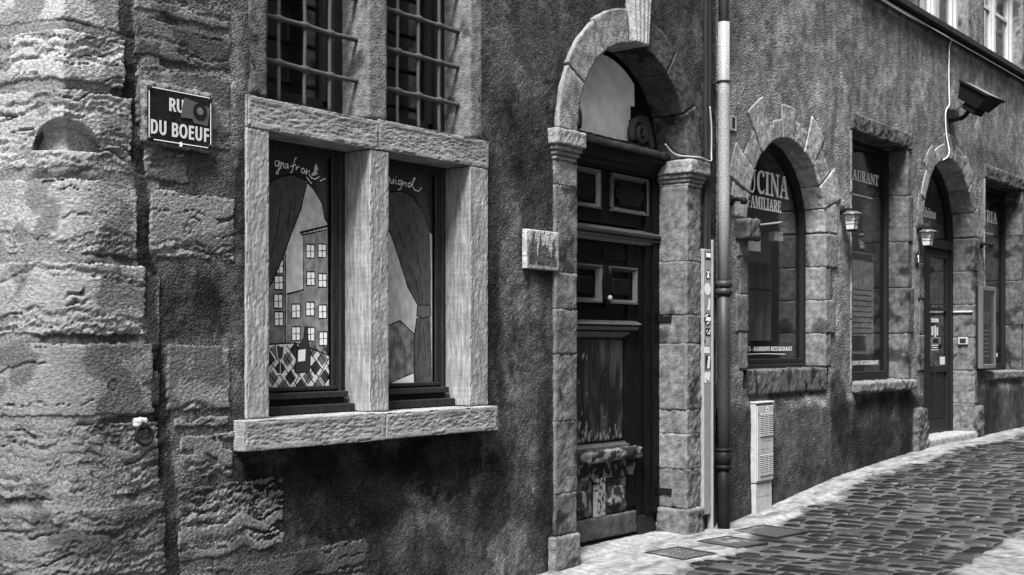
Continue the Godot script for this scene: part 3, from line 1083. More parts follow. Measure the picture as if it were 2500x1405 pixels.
func painted_right() -> ImageTexture:
	var im := Image.create(440, 1136, false, Image.FORMAT_RGB8)
	im.fill(Color(0.14, 0.14, 0.14))
	fill(im, [-0.2, 0.20, 0.241, 0.138, 0.416, 0.125, 0.621, 0.140, 0.831, 0.214, 0.938, 0.293, 0.985, 0.31, 0.985, 1.0, -0.2, 1.0], 0.64, 0.10)
	# a table with papers below the sky
	fill(im, [-0.2, 0.76, 0.241, 0.735, 0.416, 0.716, 0.663, 0.778, 0.691, 1.003, -0.2, 1.0], 0.40, 0.18)
	stroke(im, [-0.2, 0.76, 0.241, 0.735, 0.416, 0.716, 0.663, 0.778, 0.691, 1.0], 3.5, 0.05)
	fill(im, [0.281, 0.995, 0.649, 0.958, 0.656, 1.003, 0.281, 1.001], 0.85)
	stroke(im, [0.281, 0.993, 0.649, 0.956], 2.4, 0.04)
	# curtain with its tie
	fill(im, [-0.2, 0.20, 0.241, 0.138, 0.416, 0.125, 0.621, 0.140, 0.831, 0.214, 0.938, 0.293, 0.963, 0.502, 0.956, 0.640, 0.726, 0.642, 0.552, 0.563, 0.382, 0.423, 0.248, 0.321, -0.2, 0.2], 0.25, 0.06)
	fill(im, [0.708, 0.701, 0.956, 0.694, 0.981, 1.006, 0.673, 1.003, 0.656, 0.805], 0.26, 0.06)
	fill(im, [0.726, 0.637, 0.956, 0.640, 0.956, 0.690, 0.831, 0.703, 0.708, 0.692], 0.30)
	for s in [[0.552, 0.267, 0.621, 0.337], [0.673, 0.246, 0.761, 0.316], [0.382, 0.308, 0.484, 0.381], [0.708, 0.407, 0.796, 0.496], [0.570, 0.464, 0.726, 0.560], [0.761, 0.506, 0.814, 0.636], [0.70, 0.53, 0.76, 0.636], [0.88, 0.56, 0.87, 0.636], [0.831, 0.741, 0.867, 0.904], [0.76, 0.72, 0.74, 0.90], [0.92, 0.72, 0.925, 0.86]]:
		stroke(im, s, 2.4, 0.05)
	stroke(im, [-0.1, 0.24, 0.248, 0.321, 0.382, 0.423, 0.552, 0.563, 0.726, 0.642, 0.956, 0.640, 0.956, 0.690, 0.831, 0.703, 0.708, 0.692, 0.726, 0.637], 3.6, 0.03)
	stroke(im, [0.708, 0.701, 0.656, 0.805, 0.673, 1.0], 3.6, 0.03)
	stroke(im, [-0.1, 0.19, 0.241, 0.138, 0.416, 0.125, 0.621, 0.140, 0.831, 0.214, 0.938, 0.293, 1.003, 0.309], 5.0, 0.03)
	for s in [[0.248, 0.078, 0.255, 0.096, 0.281, 0.097, 0.301, 0.076, 0.308, 0.098], [0.342, 0.079, 0.348, 0.101], [0.346, 0.064, 0.348, 0.066], [0.433, 0.077, 0.389, 0.079, 0.382, 0.095, 0.423, 0.097, 0.450, 0.076, 0.429, 0.115, 0.382, 0.122], [0.470, 0.081, 0.463, 0.101, 0.491, 0.084, 0.525, 0.085, 0.518, 0.103], [0.594, 0.080, 0.559, 0.086, 0.559, 0.102, 0.594, 0.100, 0.611, 0.086, 0.594, 0.080], [0.611, 0.095, 0.656, 0.071, 0.680, 0.058, 0.649, 0.058, 0.628, 0.094, 0.673, 0.112, 0.743, 0.115, 0.789, 0.097], [0.215, 0.071, 0.175, 0.072, 0.169, 0.088, 0.208, 0.089, 0.231, 0.070, 0.215, 0.106, 0.169, 0.110]]:
		stroke(im, s, 2.6, 0.92)
	return ImageTexture.create_from_image(im)


func barred_windows(H: Node3D) -> void:
	var S := part_node(H, "upper_window_surround")
	put(S, "mullion", rock(Vector3(4.600, 2.700, -0.22), Vector3(4.745, 4.25, 0.004), 0.012, 0.018, worn(3.0, 0.004, 7.0), toned(0.17, 0.06, 3.0, 3.0, 0.12)), M.ashlar)
	put(S, "jamb", rock(Vector3(3.80, 2.695, -0.22), Vector3(3.92, 4.25, 0.003), 0.010, 0.018, worn(5.0, 0.004, 7.0), toned(0.11, 0.04, 5.0, 3.0, 0.1)), M.ashlar)
	put(S, "jamb", rock(Vector3(5.425, 2.706, -0.22), Vector3(5.545, 4.25, 0.003), 0.012, 0.018, worn(7.0, 0.004, 7.0), toned(0.16, 0.06, 7.0, 3.0, 0.12)), M.ashlar)
	put(S, "lintel", rock(Vector3(3.80, 4.252, -0.22), Vector3(5.545, 4.46, 0.006), 0.010, 0.05, worn(9.0), toned(0.2, 0.05, 9.0)), M.ashlar)
	for k in 2:
		var x0: float = [3.92, 4.745][k]
		var x1: float = [4.600, 5.425][k]
		var W := part_node(H, "barred_window")
		bbox(W, "frame_stile", Vector3(x0, 2.70, -0.26), Vector3(x0 + 0.07, 4.25, -0.20), M.frame_dark)
		bbox(W, "frame_stile", Vector3(x1 - 0.07, 2.70, -0.26), Vector3(x1, 4.25, -0.19), M.frame_dark)
		bbox(W, "frame_stile", Vector3(x1 - 0.12, 2.79, -0.255), Vector3(x1 - 0.085, 4.2, -0.205), M.frame_dark)
		bbox(W, "bottom_rail", Vector3(x0 + 0.07, 2.71, -0.26), Vector3(x1 - 0.07, 2.755, -0.19), M.frame_paint)
		bbox(W, "bottom_rail", Vector3(x0 + 0.07, 2.757, -0.26), Vector3(x1 - 0.125, 2.80, -0.205), M.frame_dark)
		bbox(W, "pane", Vector3(x0 + 0.07, 2.80, -0.245), Vector3(x1 - 0.07, 4.24, -0.240), M.glass, 0.0005)
		var G := part_node(H, "window_grille")
		for p in ([4.062, 4.234, 4.408] if k == 0 else [4.912, 5.082, 5.256]):
			var pts := PackedVector3Array()
			for i in 30:
				var y := 2.69 + 1.57 * i / 29.0
				pts.append(Vector3(p + 0.003 * nb(p * 9.0, y * 2.0), y, -0.085 + 0.003 * nb(p * 7.0 + 5.0, y * 2.0)))
			put(G, "upright_bar", tube_mesh(pts, [0.0125], 4), M.iron_bar)
		for y in [2.903, 3.122, 3.335, 3.55, 3.77, 3.98]:
			var pts := PackedVector3Array()
			var rad := []
			var n := 46
			for i in n + 1:
				var x := x0 - 0.02 + (x1 - x0 + 0.03) * i / n
				var swell := 0.0
				for p in ([4.062, 4.234, 4.408] if k == 0 else [4.912, 5.082, 5.256]):
					swell = maxf(swell, 1.0 - sstep(0.008, 0.034, absf(x - p)))
				pts.append(Vector3(x, y + 0.004 * nb(x * 4.0, y * 3.0), -0.085))
				rad.append(0.0135 + 0.008 * swell)
			put(G, "level_bar", tube_mesh(pts, rad, 6), M.iron_bar)


func arch_warp(xc: float, yc: float) -> Callable:
	# local x is the angle from upright, y the radius
	return func(p: Vector3) -> Vector3:
		return Vector3(xc + p.y * sin(p.x), yc + p.y * cos(p.x), p.z)


func voussoir(S: Node3D, called: String, xc: float, yc: float, a0: float, a1: float, r0: float, r1: float, zb: float, zf: float, tone: float, seed_: float, grime: float) -> void:
	var k := 0.8
	var lo := Vector3(a0 * k, r0, zb)
	var hi := Vector3(a1 * k, r1, zf)
	# blocked out in metres along the arch, then bent round
	var w := arch_warp(xc, yc)
	var hf := func(p: Vector3, _n: Vector3) -> float:
		return 0.006 * noise_a.get_noise_3d(p.x * 7.0 + seed_, p.y * 7.0, p.z * 7.0) + 0.004 * noise_b.get_noise_3d(p.x * 24.0, p.y * 24.0 + seed_, p.z * 24.0) - 0.002
	var wf := func(p: Vector3) -> Vector3:
		return w.call(Vector3(p.x / k, p.y, p.z))
	put(S, called, rock(lo, hi, 0.005, 0.018, hf, toned(tone, 0.45 * tone, seed_, 5.0, grime), wf), M.ashlar)


func door_surround(H: Node3D) -> void:
	var S := part_node(H, "door_surround")
	var zb := -0.235
	var L := [0.30, 0.56, 1.02, 1.448, 1.732, 1.962, 2.518, 2.676]
	var tl := [0.11, 0.14, 0.14, 0.13, 0.16, 0.13, 0.24]
	for i in 7:
		put(S, "jamb_stone", rock(Vector3(6.239, L[i] - 0.002, zb), Vector3(6.475 + 0.004 * (i % 2), L[i + 1] + 0.002, 0.022), 0.004, 0.016, worn(i * 3.0 + 1.0, 0.006, 8.0), toned(tl[i], 0.09, i * 2.0, 5.0, 0.05)), M.ashlar)
	var R := [0.30, 0.589, 0.847, 1.029, 1.515, 1.728, 2.123, 2.676]
	for i in 7:
		put(S, "jamb_stone", rock(Vector3(7.871 - 0.003 * (i % 2), R[i] - 0.002, zb), Vector3(8.076, R[i + 1] + 0.002, 0.020), 0.005, 0.016, worn(i * 5.0 + 11.0, 0.009 if i < 4 else 0.006, 8.0), toned([0.15, 0.20, 0.17, 0.17, 0.15, 0.15, 0.17][i], 0.08, i * 3.0 + 40.0, 5.0, 0.02)), M.ashlar)
	put(S, "plinth", rock(Vector3(6.19, -0.02, zb), Vector3(6.488, 0.298, 0.045), 0.016, 0.018, worn(70.0, 0.008), toned(0.17, 0.06, 70.0, 5.0, 0.1)), M.ashlar)
	put(S, "plinth", rock(Vector3(7.845, 0.0, zb), Vector3(8.09, 0.298, 0.045), 0.016, 0.018, worn(80.0, 0.012), toned(0.16, 0.06, 80.0, 5.0, 0.1)), M.ashlar)
	for q in [[6.19, 6.505, 0], [7.835, 8.125, 1]]:
		put(S, "capital", rock(Vector3(q[0], 2.768, zb), Vector3(q[1], 2.868, 0.075), 0.008, 0.012, worn(90.0 + q[2], 0.006, 10.0), toned(0.28, 0.08, 90.0 + q[2] * 5.0, 6.0)), M.ashlar)
		for c in [[0.018, 2.735, 2.767, 0.058], [0.032, 2.705, 2.734, 0.044], [0.042, 2.677, 2.704, 0.032]]:
			put(S, "capital_moulding", rock(Vector3(q[0] + c[0], c[1], zb), Vector3(q[1] - c[0], c[2], c[3]), 0.007, 0.012, worn(c[1] * 9.0, 0.003, 12.0), toned(0.24, 0.06, c[1] * 7.0, 6.0)), M.ashlar)
	var xc := 7.173
	var yc := 2.87
	var cut := [-90.0, -62.0, -34.0, -7.0]
	for i in 3:
		voussoir(S, "voussoir", xc, yc, deg_to_rad(cut[i]) + 0.003, deg_to_rad(cut[i + 1]) - 0.003, 0.70, 0.915 + 0.012 * i, zb, 0.03, [0.22, 0.24, 0.22][i], i * 7.0, 0.0)
	cut = [7.0, 35.0, 63.0, 90.0]  # darker stones on this side, with soffit shade worked into their tone
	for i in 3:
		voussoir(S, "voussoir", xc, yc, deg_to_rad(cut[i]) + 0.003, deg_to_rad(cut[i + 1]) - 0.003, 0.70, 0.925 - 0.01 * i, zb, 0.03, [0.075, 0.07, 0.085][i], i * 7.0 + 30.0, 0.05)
	# keystone: a fluted wedge that stands proud
	var key := PackedVector2Array([Vector2(7.095, 3.575), Vector2(7.255, 3.575), Vector2(7.30, 4.02), Vector2(7.06, 4.02)])
	var kh := func(p: Vector3, n: Vector3) -> float:
		return (0.010 * cos(p.x * 24.0) if n.z > 0.5 else 0.0) + 0.003 * na3(p, 20.0)
	var kw := func(p: Vector3) -> Vector3:
		var c := key[0].lerp(key[1], p.x + 0.5).lerp(key[3].lerp(key[2], p.x + 0.5), p.y)
		return Vector3(c.x, c.y, p.z)
	put(S, "keystone", rock(Vector3(-0.5, 0.0, zb), Vector3(0.5, 1.0, 0.075), 0.014, 0.035, kh, toned(0.34, 0.06, 55.0, 5.0), kw), M.ashlar)
	put(S, "threshold", rock(Vector3(6.46, 0.0, -0.42), Vector3(7.88, 0.118, -0.02), 0.012, 0.03, worn(66.0, 0.006), toned(0.30, 0.08, 66.0)), M.ashlar)


func entrance_door(H: Node3D) -> void:
	var z := -0.25
	var D := part_node(H, "entrance_door")
	# fixed frame
	for q in [[6.472, 6.56, z + 0.035], [6.56, 6.66, z + 0.018], [6.66, 6.74, z + 0.002]]:
		bbox(D, "frame", Vector3(q[0], 0.27, z - 0.1), Vector3(q[1], 2.72, q[2]), M.door)
	for q in [[7.786, 7.874, z + 0.035], [7.70, 7.784, z + 0.022], [7.61, 7.698, z + 0.002]]:
		bbox(D, "frame", Vector3(q[0], 0.26, z - 0.1), Vector3(q[1], 2.72, q[2]), M.door)
	bbox(D, "frame_foot", Vector3(7.63, 0.10, z - 0.1), Vector3(7.86, 0.258, z + 0.01), M.frame_dark)
	# cornice between door and lunette
	profile_x(D, "cornice", [[z - 0.1, 2.736], [z + 0.03, 2.736], [z + 0.035, 2.765], [z + 0.055, 2.785], [z + 0.06, 2.805], [z + 0.085, 2.83], [z + 0.11, 2.845], [z + 0.112, 2.874], [z - 0.1, 2.874]], 6.474, 7.872, M.door)
	put(D, "cornice_cap", rock(Vector3(6.474, 2.876, z - 0.08), Vector3(7.872, 2.925, z + 0.135), 0.010, 0.02, worn(31.0, 0.006, 12.0), toned(0.06, 0.04, 31.0, 9.0)), M.oldwood_long)
	# fixed upper part with two fielded panels
	bbox(D, "upper_rail", Vector3(6.66, 2.36, z - 0.06), Vector3(7.70, 2.735, z), M.door)
	for q in [[6.63, 7.11], [7.255, 7.735]]:
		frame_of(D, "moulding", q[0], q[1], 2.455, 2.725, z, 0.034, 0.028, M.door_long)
		put(D, "panel", round_panel(q[0] + 0.055, q[1] - 0.055, 2.51, 2.67, z + 0.018), M.door)
	# transom bar
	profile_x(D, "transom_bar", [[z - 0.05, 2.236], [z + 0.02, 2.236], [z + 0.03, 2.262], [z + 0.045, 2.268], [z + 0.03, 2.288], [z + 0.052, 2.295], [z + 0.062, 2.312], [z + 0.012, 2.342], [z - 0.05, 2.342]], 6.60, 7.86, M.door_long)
	# the leaf
	bbox(D, "leaf", Vector3(6.742, 0.14, z - 0.075), Vector3(7.608, 2.233, z - 0.02), M.door)
	bbox(D, "stile", Vector3(7.50, 0.33, z - 0.03), Vector3(7.606, 2.232, z - 0.004), M.door)
	bbox(D, "stile", Vector3(6.744, 0.33, z - 0.03), Vector3(6.80, 2.232, z - 0.004), M.door)
	bbox(D, "letter_plate", Vector3(7.20, 2.11, z - 0.03), Vector3(7.55, 2.20, z - 0.012), M.door)
	for q in [[6.80, 7.135], [7.225, 7.59]]:
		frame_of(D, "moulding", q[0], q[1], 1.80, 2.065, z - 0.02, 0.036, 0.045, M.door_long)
		bbox(D, "panel", Vector3(q[0] + 0.06, 1.862, z - 0.03), Vector3(q[1] - 0.09, 1.985, z + 0.012), M.door, 0.014)
	# pointed boss with the keyhole and a small knob
	var lens := PackedVector2Array()
	for i in 15:
		var t := -1.0 + 2.0 * i / 14.0
		lens.append(Vector2(7.18 + 0.058 * (1.0 - t * t), 1.92 + 0.15 * t))
	for i in range(1, 14):
		var t := 1.0 - 2.0 * i / 14.0
		lens.append(Vector2(7.18 - 0.058 * (1.0 - t * t), 1.92 + 0.15 * t))
	prism(D, "boss", lens, z - 0.03, z + 0.035, M.door)
	var kn := put(D, "door_knob", lathe_mesh([Vector2(0.0, -0.02), Vector2(0.012, -0.018), Vector2(0.018, 0.0), Vector2(0.012, 0.016), Vector2(0, 0.02)], 12), M.zinc, false)
	kn.position = Vector3(7.18, 1.835, z + 0.055) - offset_of(D)
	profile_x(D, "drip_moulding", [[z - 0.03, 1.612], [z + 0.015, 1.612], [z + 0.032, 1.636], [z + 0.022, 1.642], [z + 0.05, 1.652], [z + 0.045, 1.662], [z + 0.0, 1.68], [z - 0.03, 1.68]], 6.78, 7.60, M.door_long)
	# big panel, its varnish worn off
	frame_of(D, "moulding", 6.815, 7.50, 0.775, 1.60, z - 0.02, 0.045, 0.03, M.door)
	put(D, "panel", rock(Vector3(6.865, 0.83, z - 0.05), Vector3(7.435, 1.545, z + 0.0), 0.012, 0.012, worn(41.0, 0.001), func(p: Vector3) -> Color:
		var g := noise_f.get_noise_2d(p.x * 9.0, p.y * 1.2 + 3.0)
		var flk := noise_f.get_noise_2d(p.x * 26.0, p.y * 9.0) + 0.45 * na(p.x * 3.0, 5.0)
		var v := 0.018 + 0.04 * sstep(-0.2, 0.35, g) + 0.02 * noise_b.get_noise_2d(p.x * 60.0, p.y * 3.0)
		v = lerpf(v, 0.012, 0.8 * sstep(0.05, 0.25, na(p.x * 4.0, p.y * 2.0 + 8.0)))
		v = lerpf(v, 0.22, sstep(0.30, 0.34, flk + 0.60 * sstep(1.02, 0.83, p.y) - 0.34))
		return gray(maxf(v, 0.008))), M.oldwood)
	put(D, "ledge", rock(Vector3(6.79, 0.69, z - 0.03), Vector3(7.60, 0.772, z + 0.062), 0.018, 0.014, worn(43.0, 0.010, 12.0), func(p: Vector3) -> Color:
		return gray(lerpf(0.03, 0.24, sstep(-0.05, 0.12, noise_f.get_noise_3d(p.x * 5.0, p.y * 14.0, p.z * 14.0))))), M.oldwood_long)
	put(D, "lower_rail", rock(Vector3(6.78, 0.565, z - 0.03), Vector3(7.60, 0.69, z - 0.002), 0.006, 0.010, worn(45.0, 0.002), func(p: Vector3) -> Color:
		return gray(lerpf(0.012, 0.24, sstep(0.12, 0.16, noise_f.get_noise_2d(p.x * 11.0, p.y * 11.0) + 0.8 * (0.62 - p.y) / 0.1 * 0.25)))), M.oldwood_long)
	for q in [[6.80, 7.055], [7.205, 7.50]]:
		put(D, "panel", rock(Vector3(q[0], 0.305, z - 0.04), Vector3(q[1], 0.565, z - 0.014), 0.004, 0.012, worn(q[0], 0.002), func(p: Vector3) -> Color: return gray(lerpf(0.03, 0.15, sstep(0.0, 0.2, noise_f.get_noise_2d(p.x * 8.0, p.y * 5.0))))), M.oldwood)
		put(D, "panel_field", rock(Vector3(q[0] + 0.04, 0.37, z - 0.03), Vector3(q[1] - 0.07, 0.50, z + 0.012), 0.012, 0.010, worn(q[0] + 3.0, 0.003), func(p: Vector3) -> Color: return gray(lerpf(0.035, 0.26, sstep(0.05, 0.15, noise_f.get_noise_2d(p.x * 14.0, p.y * 10.0 + 4.0))))), M.oldwood)
	put(D, "muntin", rock(Vector3(7.075, 0.30, z - 0.03), Vector3(7.19, 0.575, z + 0.012), 0.005, 0.010, worn(47.0, 0.002), func(p: Vector3) -> Color: return gray(lerpf(0.30, 0.02, sstep(0.12, 0.17, noise_f.get_noise_2d(p.x * 20.0, p.y * 20.0) + 0.5 * (p.y - 0.46))))), M.oldwood)
	put(D, "kick_rail", rock(Vector3(6.745, 0.145, z - 0.05), Vector3(7.60, 0.30, z + 0.012), 0.012, 0.010, worn(49.0, 0.003, 20.0), toned(0.09, 0.08, 49.0, 7.0)), M.oldwood_long)
	# lunette: pale board, carved scrolls
	var lun := PackedVector2Array()
	for i in 25:
		var a := deg_to_rad(-90.0 + 180.0 * i / 24.0)
		lun.append(Vector2(7.173 + 0.70 * sin(a), 2.87 + 0.70 * cos(a)))
	prism(D, "lunette_back", lun, z - 0.10, z - 0.085, M.frame_dark)
	var board := PackedVector2Array()
	for i in 19:
		var a := deg_to_rad(-80.0 + 118.0 * i / 18.0)
		board.append(Vector2(7.173 + 0.685 * sin(a), 2.87 + 0.685 * cos(a)))
	board.append_array(PackedVector2Array([Vector2(7.60, 3.25), Vector2(7.545, 3.25), Vector2(7.545, 2.965), Vector2(6.52, 2.965)]))
	prism(D, "lunette_board", board, z - 0.03, z - 0.012, M.tympanum)
	put(D, "lunette_sill", rock(Vector3(6.49, 2.925, z - 0.09), Vector3(7.60, 2.972, z + 0.035), 0.010, 0.02, worn(61.0, 0.006, 12.0), toned(0.04, 0.02, 61.0)), M.oldwood_long)
	for sg in [1.0, -1.0]:
		scroll(D, 7.173 + sg * 0.44, 3.055, z, sg)


func round_panel(x0: float, x1: float, y0: float, y1: float, z: float) -> ArrayMesh:
	# a raised field with scooped corners
	var poly := PackedVector2Array()
	var r := 0.05
	for c in [[x1, y1, 0], [x1, y0, 1], [x0, y0, 2], [x0, y1, 3]]:
		for i in 5:
			var t := deg_to_rad(90.0 * i / 4.0)
			var d := Vector2.ZERO
			match c[2]:
				0: d = Vector2(-cos(t) * r, -sin(t) * r)
				1: d = Vector2(-sin(t) * r, cos(t) * r)
				2: d = Vector2(cos(t) * r, sin(t) * r)
				3: d = Vector2(sin(t) * r, -cos(t) * r)
			poly.append(Vector2(c[0], c[1]) + d)
	var pen := Pen.new()
	pen.prism(poly, z - 0.03, z)
	return pen.mesh()


func frame_of(parent: Node, called: String, x0: float, x1: float, y0: float, y1: float, z: float, w: float, proud: float, m: Material) -> void:
	# a moulded frame: four lengths, each with a high outer and a low inner step
	var zi := z + proud * 0.15
	var zo := z + proud
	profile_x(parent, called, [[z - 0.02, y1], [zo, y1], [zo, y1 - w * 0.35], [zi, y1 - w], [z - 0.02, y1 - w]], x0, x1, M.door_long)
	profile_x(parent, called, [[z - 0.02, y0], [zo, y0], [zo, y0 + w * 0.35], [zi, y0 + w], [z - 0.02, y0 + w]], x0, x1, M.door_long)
	for sg in [1.0, -1.0]:
		var xo: float = x0 if sg > 0 else x1
		var pen := Pen.new()
		var q := [Vector2(xo, zo - 0.001), Vector2(xo + sg * w * 0.35, zo - 0.001), Vector2(xo + sg * w, zi), Vector2(xo + sg * w, z - 0.02), Vector2(xo, z - 0.02)]
		for i in 5:
			var a: Vector2 = q[i]
			var b: Vector2 = q[(i + 1) % 5]
			var n := Vector3((a.x + b.x) * 0.5 - (xo + sg * w * 0.4), 0, (a.y + b.y) * 0.5 - (z + proud * 0.2))
			pen.quad(Vector3(a.x, y0 + w * 0.5, a.y), Vector3(b.x, y0 + w * 0.5, b.y), Vector3(b.x, y1 - w * 0.5, b.y), Vector3(a.x, y1 - w * 0.5, a.y), n)
		put(parent, called, pen.mesh(), m)


func scroll(D: Node3D, x: float, y: float, z: float, sg: float) -> void:
	# a carved volute that leans on the cornice
	var pts := PackedVector3Array()
	var rad := []
	for i in 46:
		var t := i / 45.0
		var a := -0.6 + t * TAU * 1.9
		var r := lerpf(0.115, 0.012, pow(t, 0.8))
		pts.append(Vector3(x - sg * cos(a) * r, y + sin(a) * r * 1.05, z + 0.02 + 0.03 * t))
		rad.append(lerpf(0.030, 0.016, t))
	put(D, "scroll", tube_mesh(pts, rad, 8), M.scroll)
	var tail := curve_points([Vector3(x - sg * 0.09, y + 0.07, z), Vector3(x + sg * 0.10, y + 0.12, z), Vector3(x + sg * 0.17, y + 0.0, z), Vector3(x + sg * 0.20, y - 0.09, z)], 0.02)
	var tr := []
	for i in tail.size():
		tr.append(lerpf(0.018, 0.034, float(i) / tail.size()))
	put(D, "scroll_leaf", tube_mesh(tail, tr, 8), M.scroll)
	bbox(D, "scroll_foot", Vector3(x - 0.10, y - 0.135, z - 0.03), Vector3(x + 0.12, y - 0.085, z + 0.04), M.scroll, 0.012)


# ---------------------------------------------------------------- restaurant house

func wall_colour(x: float, y: float) -> Color:
	var a := 0.195 + 0.035 * na(x * 0.9, y * 0.9 + 5.0) + 0.045 * na(x * 3.5, y * 3.5) + 0.02 * nb(x * 20.0, y * 20.0)
	var rag := 0.16 * noise_f.get_noise_2d(x * 2.0, y * 2.0 + 3.0) + 0.05 * nb(x * 14.0, y * 14.0)
	# rain runs under the string course
	if y > 3.6:
		var run := noise_f.get_noise_2d(x * 7.0, y * 0.35)
		a *= 1.0 - 0.20 * sstep(0.10, 0.2, run) * sstep(3.6, 4.4, y + rag * 3.0)
	a *= 1.0 - 0.20 * sstep(0.12, 0.22, noise_f.get_noise_2d(x * 2.6, y * 0.7 + 31.0))
	a *= 1.0 + 0.40 * sstep(0.15, 0.24, noise_f.get_noise_2d(x * 1.6 - y * 0.7, y * 1.4 + 7.0))
	# cement skirting: darker, ragged upper edge
	var top := 1.02 + 0.10 * na(x * 1.2, 1.0) + rag * 0.6
	a *= lerpf(1.0, 0.33, 1.0 - sstep(top - 0.06, top + 0.06, y))
	# a paler repair under the arched window, with a clear outline
	if x > 9.30 + rag * 0.15 and x < 10.45 + rag * 0.3 and y < 1.07 + 0.03 * na(x * 4.0, 2.0) and y > 0.42 + rag:
		a *= 1.55
	for p in [[9.6, 1.15, 1.0, 0.10, 0.45], [10.62, 0.95, 0.22, 0.30, 0.5], [11.5, 0.55, 0.9, 0.22, 0.45], [12.25, 0.75, 0.22, 0.45, 0.4], [11.0, 0.6, 0.12, 0.5, 0.35], [12.6, 1.0, 0.12, 0.5, 0.3], [9.25, 0.85, 0.06, 0.45, 0.5], [10.45, 1.9, 0.06, 0.35, 0.5], [15.2, 3.7, 0.9, 0.18, 0.35], [13.6, 4.0, 0.25, 0.25, 0.3], [15.0, 0.7, 0.35, 0.3, 0.35], [8.5, 2.4, 0.12, 0.5, 0.25]]:
		var d: float = Vector2((x - p[0]) / p[2], (y - p[1]) / p[3]).length() + rag * 2.6
		a *= 1.0 - p[4] * (1.0 - sstep(0.75, 1.1, d))
	for p in [[10.62, 2.2, 0.15, 0.7, 0.35], [12.6, 2.2, 0.14, 0.8, 0.25], [11.45, 0.85, 0.1, 0.3, 0.4], [12.0, 0.7, 0.1, 0.3, 0.3], [15.6, 0.9, 0.3, 0.35, 0.4], [10.2, 3.9, 0.7, 0.4, 0.15]]:
		var d: float = Vector2((x - p[0]) / p[2], (y - p[1]) / p[3]).length() + rag * 3.0
		a *= 1.0 + p[4] * (1.0 - sstep(0.75, 1.1, d))
	return gray(clampf(a, 0.02, 0.45))


func in_arch(x: float, y: float, xc: float, ys: float, r: float, bottom: float) -> bool:
	if absf(x - xc) > r or y < bottom:
		return false
	return y < ys or Vector2(x - xc, y - ys).length() < r


func arch_poly(xc: float, ys: float, r: float, bottom: float, n := 20) -> PackedVector2Array:
	var p := PackedVector2Array([Vector2(xc - r, bottom)])
	for i in n + 1:
		var a := -PI / 2 + PI * i / n
		p.append(Vector2(xc + r * sin(a), ys + r * cos(a)))
	p.append(Vector2(xc + r, bottom))
	return p


func arch_ring(parent: Node, called: String, xc: float, ys: float, r0: float, r1: float, z0: float, z1: float, m: Material) -> void:
	var pen := Pen.new()
	var n := 24
	for i in n:
		var a := -PI / 2 + PI * i / n
		var b := -PI / 2 + PI * (i + 1) / n
		var d0 := Vector2(sin(a), cos(a))
		var d1 := Vector2(sin(b), cos(b))
		var c := Vector2(xc, ys)
		var q := [c + d0 * r0, c + d1 * r0, c + d1 * r1, c + d0 * r1]
		var at := func(k: int, zz: float) -> Vector3: return Vector3(q[k].x, q[k].y, zz)
		pen.quad(at.call(0, z1), at.call(1, z1), at.call(2, z1), at.call(3, z1), Vector3(0, 0, 1))
		var inw := Vector3(-d0.x, -d0.y, 0)
		pen.quad(at.call(0, z0), at.call(1, z0), at.call(1, z1), at.call(0, z1), inw)
	put(parent, called, pen.mesh(), m)


func build_restaurant_house() -> void:
	restaurant_house = thing("restaurant_house", Vector3(12.5, 0.2, 0.0), "plastered restaurant house with two arched stone openings and lettered shop windows", "building")
	var H := restaurant_house
	var px0 := SEAM
	var px1 := 17.6
	var py0 := -0.1
	var py1 := 6.3
	var nx := 440
	var ny := 300
	var surf := func(i: int, j: int) -> Array:
		var x := px0 + (px1 - px0) * i / nx
		var y := py0 + (py1 - py0) * j / ny
		var h := 0.008 * na(x * 1.5, y * 1.5) + 0.004 * na(x * 9.0, y * 9.0) + 0.0016 * nb(x * 30.0, y * 30.0)
		# skirting stands a little proud
		h += 0.012 * (1.0 - sstep(0.95, 1.05, y + 0.10 * na(x * 1.2, 1.0)))
		return [Vector3(x, y, h), wall_colour(x, y)]
	var keep := func(i: int, j: int) -> bool:
		var x := px0 + (px1 - px0) * (i + 0.5) / nx
		var y := py0 + (py1 - py0) * (j + 0.5) / ny
		if in_arch(x, y, 9.587, 2.51, 0.80, 1.16):
			return false
		if x > 10.895 and x < 12.37 and y > 1.12 and y < 3.55:
			return false
		if in_arch(x, y, 13.591, 2.75, 0.86, -1.0):
			return false
		if x > 14.79 and x < 16.30 and y > 1.15 and y < 3.53:
			return false
		if y > 4.99 and ((x > 12.66 and x < 14.21) or (x > 14.77 and x < 16.32)):
			return false
		return true
	put(H, "plaster", grid_mesh(nx, ny, surf, keep), M.plaster2)
	boxes(H, "upper_wall", [[Vector3(SEAM, 6.3, -0.3), Vector3(17.6, 9.6, 0.0)], [Vector3(17.6, -0.3, -0.3), Vector3(26.0, 9.6, 0.0)]], M.far_plaster)
	room(H, SEAM - 0.03, 26.0, -4.0)
	# string course
	boxes(H, "string_course", [[Vector3(SEAM + 0.1, 4.90, -0.05), Vector3(17.6, 4.975, 0.085)], [Vector3(SEAM + 0.1, 4.855, -0.05), Vector3(17.6, 4.90, 0.045)]], M.string, 0.010)
	arched_window(H)
	shop_window(H, 10.915, 12.318, 1.157, 3.50, "RESTAURANT", 11.075, 12.122, 3.122, 3.232, true)
	shop_window(H, 14.813, 16.264, 1.192, 3.47, "PIZZERIA", 14.90, 16.022, 3.04, 3.185, false)
	restaurant_door(H)
	for q in [[12.67, 14.20], [14.78, 16.31]]:
		sash_window(H, q[0], q[1], 4.985, 6.25)


